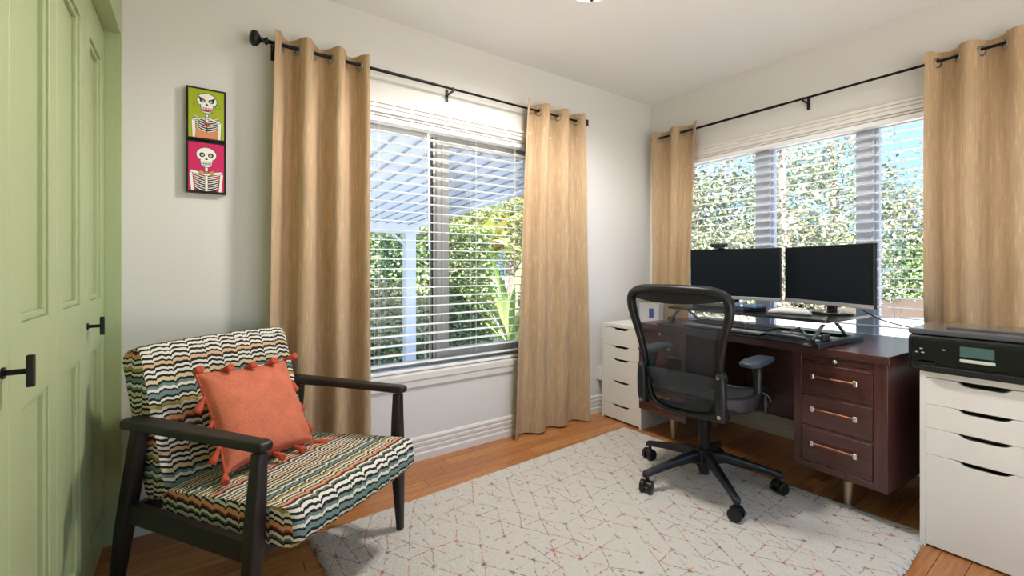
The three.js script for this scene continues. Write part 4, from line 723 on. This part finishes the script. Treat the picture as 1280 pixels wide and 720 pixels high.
/* ---------- outdoors ---------- */
const GY = -0.4, GP = -0.75;                                   // ground past the wide window, and the lower patio
{
  const g = structure('ground', 'pale concrete paving outside the windows', 'ground');
  mesh('paving', grain(merge(bx(-30, 4.5, GP - 0.3, GP, -50, -T), bx(4.5, 60, GP - 0.3, GY, -50, 40), bx(T, 4.5, GP - 0.3, GY, -T, 40), bx(-30, T, GP - 0.3, -0.1, ZF + T, 40)), 'x'), M.concrete, g);
  mesh('foundation', merge(bx(-4.2, T, GP, 0, -T, -T + 0.14), bx(T - 0.14, T, GY, 0, -T, ZF + T)), M.concrete, g);
}
const leafGeo = (() => {                                        // a small pointed leaf, folded along its midrib
  const g = new THREE.BufferGeometry();
  g.setAttribute('position', new THREE.Float32BufferAttribute([0, 0, 0, 0.28, 0.06, 0.4, 0, -0.02, 0.5, -0.28, 0.06, 0.4, 0, 0.03, 1], 3));
  g.setIndex([0, 1, 2, 0, 2, 3, 1, 4, 2, 2, 4, 3]); g.computeVertexNormals(); return g;
})();
const leafMat = std(0xffffff, 0.55, { side: THREE.DoubleSide });
function foliage(parent, count, sample, size, tones) {
  const im = new THREE.InstancedMesh(leafGeo, leafMat, count), d = new THREE.Object3D(), col = new THREE.Color();
  for (let k = 0; k < count; k++) {
    const p = sample(); d.position.copy(p); d.rotation.set(rr(-1.3, 1.3), rr(0, 6.28), rr(-1.2, 1.2)); const s = size * rr(0.6, 1.4); d.scale.set(s, s, s); d.updateMatrix(); im.setMatrixAt(k, d.matrix);
    const t = tones[Math.floor(rnd() * tones.length)], w = rr(0.75, 1.25); im.setColorAt(k, col.setRGB(t[0] * w, t[1] * w, t[2] * w));
  }
  im.name = 'foliage'; im.userData.kind = 'stuff'; im.castShadow = im.receiveShadow = true; parent.add(im); return im;
}
// patio cover: sloping translucent roof strips, edge beams and a post
{
  const p = thing('patio_cover', 'white patio cover with a planked sloping roof and square post outside the window', 'patio cover');
  const z0 = -0.2, z1 = -5.0, y0 = 2.15, y1 = 1.86, len = Math.hypot(z1 - z0, y1 - y0), tilt = Math.atan2(y0 - y1, z0 - z1);
  const pm = phys(0xd4dff0, 0.8, { transmission: 0.3, thickness: 0 }), wm = phys(0xdfe4ec, 0.6), rib = box(0.022, 0.012, len);
  const strip = rbox(0.196, 0.012, len, 0, 0, 0, 0.003);
  for (let k = 0; k < 30; k++) { const o = mesh('roof_plank', strip, pm, p); o.position.set(-0.04 - k * 0.2, (y0 + y1) / 2, (z0 + z1) / 2); o.rotation.x = -tilt; const q = mesh('roof_rib', rib, phys(0x9aa4b4, 0.7), p); q.position.set(-0.14 - k * 0.2, (y0 + y1) / 2 - 0.013, (z0 + z1) / 2); q.rotation.x = -tilt; }
  for (const t of [0.3, 0.62, 0.97]) mesh('roof_batten', rbox(6.1, 0.03, 0.05, -2.98, lerp(y0, y1, t) + 0.024, lerp(z0, z1, t), 0.004), wm, p);
  mesh('eave_beam', bx(-6.1, 0.06, y1 - 0.17, y1 - 0.005, z1 - 0.06, z1 + 0.04, 0.005), wm, p);
  const fa = mesh('fascia', rbox(0.04, 0.11, len + 0.05, 0, 0, 0, 0.004), wm, p); fa.position.set(0.085, (y0 + y1) / 2 + 0.005, (z0 + z1) / 2); fa.rotation.x = -tilt;
  mesh('post', bx(-0.2, -0.02, GP, y1 - 0.165, z1 - 0.1, z1 + 0.08, 0.006), wm, p);
  mesh('post_bracket', [sweepSections([V(-0.11, y1 - 0.45, z1), V(-0.42, y1 - 0.17, z1)].map(q => rectLoop(q, 0.05, 0.05, 0.1, 3)))], wm, p);
}
const HG = [[0.12, 0.22, 0.05], [0.2, 0.33, 0.08], [0.3, 0.42, 0.14], [0.38, 0.46, 0.2], [0.5, 0.56, 0.38]];
{
  const h = thing('hedge', 'tall clipped leafy hedge beyond the patio post', 'hedge', [-1.35, GP, -6.1]);
  mesh('woody_core', rbox(6.8, 2.45, 0.5, 0, 1.24, -0.2, 0.2), std(0x6b5a45, 0.95), h);
  foliage(h, 42000, () => { const x = rr(-3.5, 3.5), q = rnd(); return q < 0.85 ? V(x, rr(0.03, 2.68), 0.12 + rr(0, 0.38) + 0.1 * Math.sin(x * 3.1) + 0.08 * rr(-1, 1)) : V(x, 2.46 + rr(0, 0.24), rr(-0.5, 0.5)); }, 0.085, HG);
}
// broad-leaved plants at the end of the patio
function leafBlade(len, wd, curl, mat, parent) {
  return mesh('leaf', surface((u, v) => { const s = u * 2 - 1, w = wd * Math.sin(Math.PI * Math.min(1, v * 0.95 + 0.05)) ** 0.7; return [s * w, len * (v - curl * v * v * 0.45), len * curl * v * v * 0.75 + 0.25 * w * s * s, u, v]; }, 4, 12), mat, parent);
}
function blades(name, label, pos, n, len, wd, tones, curl0, lift = 0) {
  const b = thing(name, label, 'plant', pos);
  const mats = tones.map(t => std(new THREE.Color(...t), 0.5, { side: THREE.DoubleSide }));
  mesh('stem', sweepSections([[0, 0.07], [lift * 0.5 + 0.1, 0.055], [lift + 0.2, 0.035]].map(([y, r]) => rectLoop(V(0, y, 0), r * 2, r * 2, 0.5, 3))), std(0x6b5a3a, 0.9), b);
  for (let k = 0; k < n; k++) { const o = leafBlade(len * rr(0.7, 1.1), wd * rr(0.8, 1.2), curl0 * rr(0.5, 1.4), mats[k % mats.length], b); o.position.set(0, lift + rr(0, 0.15), 0); o.rotation.set(0, k * 2.4 + rr(-0.3, 0.3), 0, 'YXZ'); o.rotation.x = rr(0.1, 0.75); }
}
blades('strap_leaf_plant', 'bright green plant with long strappy leaves against the hedge', [2.3, GP, -5.35], 30, 2.5, 0.07, [[0.34, 0.5, 0.14], [0.25, 0.42, 0.1], [0.45, 0.55, 0.25]], 0.5);
blades('banana_plant', 'yellow-green banana plant rising behind the hedge', [3.3, GP, -7.7], 20, 1.6, 0.2, [[0.5, 0.52, 0.12], [0.4, 0.52, 0.15], [0.6, 0.5, 0.22]], 0.8, 2.1);
blades('palm', 'dry yellow fan of palm leaves above the hedge by the patio roof', [1.5, GP, -7.5], 18, 1.1, 0.1, [[0.6, 0.52, 0.25], [0.5, 0.5, 0.2], [0.42, 0.5, 0.2]], 1.0, 2.3);
blades('garden_shrub', 'small reddish shrub on the pale paving by the hedge', [1.75, GP, -4.7], 16, 0.55, 0.04, [[0.42, 0.28, 0.22], [0.5, 0.4, 0.3]], 0.4);
// the trees and bushes past the wide window, along an arc 9 to 17 m from it
const far = (bearing, dist) => { const k = (bearing - 640) / 557; return V(-3.16 + dist * (0.5779 + k * 0.8161), GY, 2.42 + dist * (-0.8161 + k * 0.5779)); };   // a spot on the garden ground by bearing and distance
function tree(label, px, dist, h, r, count, tones, bare, group = 'trees past the wide window') {
  const c = far(px, dist), t = thing('tree', label, 'tree', c.toArray(), 0, group);
  const bark = std(0x8d7f78, 0.9);
  const lean = rr(-0.5, 0.5), tip = V(lean, h * 0.85, rr(-0.4, 0.4));
  mesh('trunk', sweepSections([0, 0.2, 0.45, 0.7, 1].map(f => rectLoop(V(tip.x * f + 0.12 * Math.sin(f * 7 + px), tip.y * f, tip.z * f + 0.1 * Math.sin(f * 5)), lerp(0.34, 0.08, f) * h / 5, lerp(0.34, 0.08, f) * h / 5, 0.5, 3))), bark, t);
  const blobs = [];
  for (let k = 0; k < bare; k++) {
    const f = rr(0.18, 0.9), a = rr(0, 6.28), L = rr(0.5, 1) * r, s = V(tip.x * f, tip.y * f, tip.z * f), e = s.clone().add(V(Math.cos(a) * L, rr(0.1, 0.7) * r * 0.8, Math.sin(a) * L));
    const m1 = s.clone().lerp(e, 0.5).add(V(rr(-0.15, 0.15), rr(-0.1, 0.25), rr(-0.15, 0.15)));
    mesh('branch', sweepSections([s, m1, e].map((p, i) => rectLoop(p, [0.1, 0.06, 0.02][i], [0.1, 0.06, 0.02][i], 0.5, 3))), bark, t);
    blobs.push([e, rr(0.35, 0.6) * r], [m1, rr(0.3, 0.45) * r]);
  }
  foliage(t, count, () => { const [p, q] = blobs[Math.floor(rnd() * blobs.length)], d = V(rr(-1, 1), rr(-1, 1), rr(-1, 1)).normalize().multiplyScalar(q * Math.cbrt(rr(0.25, 1))); return p.clone().add(d.multiply(V(1, 0.75, 1))); }, 0.15, tones);
}
const TG = [[0.17, 0.24, 0.12], [0.27, 0.34, 0.19], [0.38, 0.43, 0.29], [0.1, 0.15, 0.09], [0.46, 0.48, 0.38], [0.34, 0.3, 0.24]];
tree('dense dark green tree past the window by the corner curtain', 872, 15, 6.6, 2.2, 7000, TG, 22);
tree('leafy tree with grey branches between the window mullions', 975, 14, 7.2, 2.3, 6500, TG, 24);
tree('spreading tree with pale bare limbs behind the monitors', 1045, 16.5, 7.6, 2.4, 6500, TG, 26);
tree('open-crowned tree with sky through its twigs above the printer', 1140, 15, 5.0, 1.9, 4200, TG, 20);
const YG = [[0.45, 0.5, 0.14], [0.36, 0.46, 0.16], [0.55, 0.52, 0.25], [0.25, 0.36, 0.12]];
tree('yellow-green tree rising over the hedge past the patio roof', 640, 15.5, 6.5, 2.2, 5000, YG, 22, 'trees over the patio hedge');
tree('dusty green tree rising over the hedge behind the patio post', 545, 15.5, 6.0, 2.2, 5000, YG, 22, 'trees over the patio hedge');
function bush(label, px, dist, w, h, count, tones, size = 0.13, group = 'bushes past the wide window') {
  const c = far(px, dist), b = thing('bush', label, 'bush', c.toArray(), 0, group);
  mesh('stems', [0, 1, 2, 3, 4].map(k => sweepSections([0, 0.5, 1].map(f => rectLoop(V(Math.cos(k * 1.3) * f * w * 0.3, f * h * 0.7, Math.sin(k * 1.3) * f * w * 0.3), lerp(0.05, 0.015, f), lerp(0.05, 0.015, f), 0.5, 3)))), std(0x7d6a5c, 0.9), b);
  foliage(b, count, () => { const a = rr(0, 6.28), q = Math.sqrt(rr(0.1, 1)), y = rnd(); return V(Math.cos(a) * q * w / 2 * Math.sqrt(1 - y * y * 0.7), 0.05 + y * h, Math.sin(a) * q * w / 2 * Math.sqrt(1 - y * y * 0.7)); }, size, tones);
}
const BG = [[0.25, 0.42, 0.16], [0.34, 0.5, 0.22], [0.18, 0.32, 0.12], [0.42, 0.52, 0.3]];
bush('yellow-green bush behind the end of the hedge', 632, 17.5, 5.0, 3.6, 4500, YG, 0.15, 'bushes past the patio');
bush('bright green rounded bush past the window by the printer', 1125, 15.5, 2.6, 2.6, 3500, BG);
bush('low green bush beside the bark bank', 1165, 14.5, 2.4, 2.2, 2800, BG);
bush('grey-green bush behind the monitor with the webcam', 905, 13.5, 3.0, 2.6, 3800, TG);
bush('pale green bush behind the gap between the monitors', 985, 14.5, 3.0, 2.8, 3800, TG);
bush('dark green bush behind the wider mullion', 1060, 15.5, 3.0, 2.6, 3800, TG);
{
  const a = far(1000, 14.2), b = far(1230, 13.8), m = thing('bark_bank', 'low bank of brown bark and twigs under the bushes', 'bank', [a.x, GY, a.z], Math.atan2(-(b.z - a.z), b.x - a.x));
  const L = a.distanceTo(b);
  mesh('mound', surface((u, v) => [u * L, 0.01 + Math.sin(v * Math.PI) * (0.3 + 0.25 * pn(u * 14, v * 3, 64, 64, 5)) , (v - 0.5) * -1.6, u, v], 60, 10), std(0x4a3f38, 0.95), m);
  for (let k = 0; k < 26; k++) { const x = rr(0.2, L - 0.2), y = rr(0.15, 0.5), z = rr(-0.1, 0.5); mesh('twig', rod(V(x, y, z), V(x + rr(-0.5, 0.5), y + rr(-0.1, 0.25), z + rr(-0.1, 0.1)), 0.018, 5, 0.008), std(0x9d8c7f, 0.9), m); }
}
renderer.render(scene, camera);
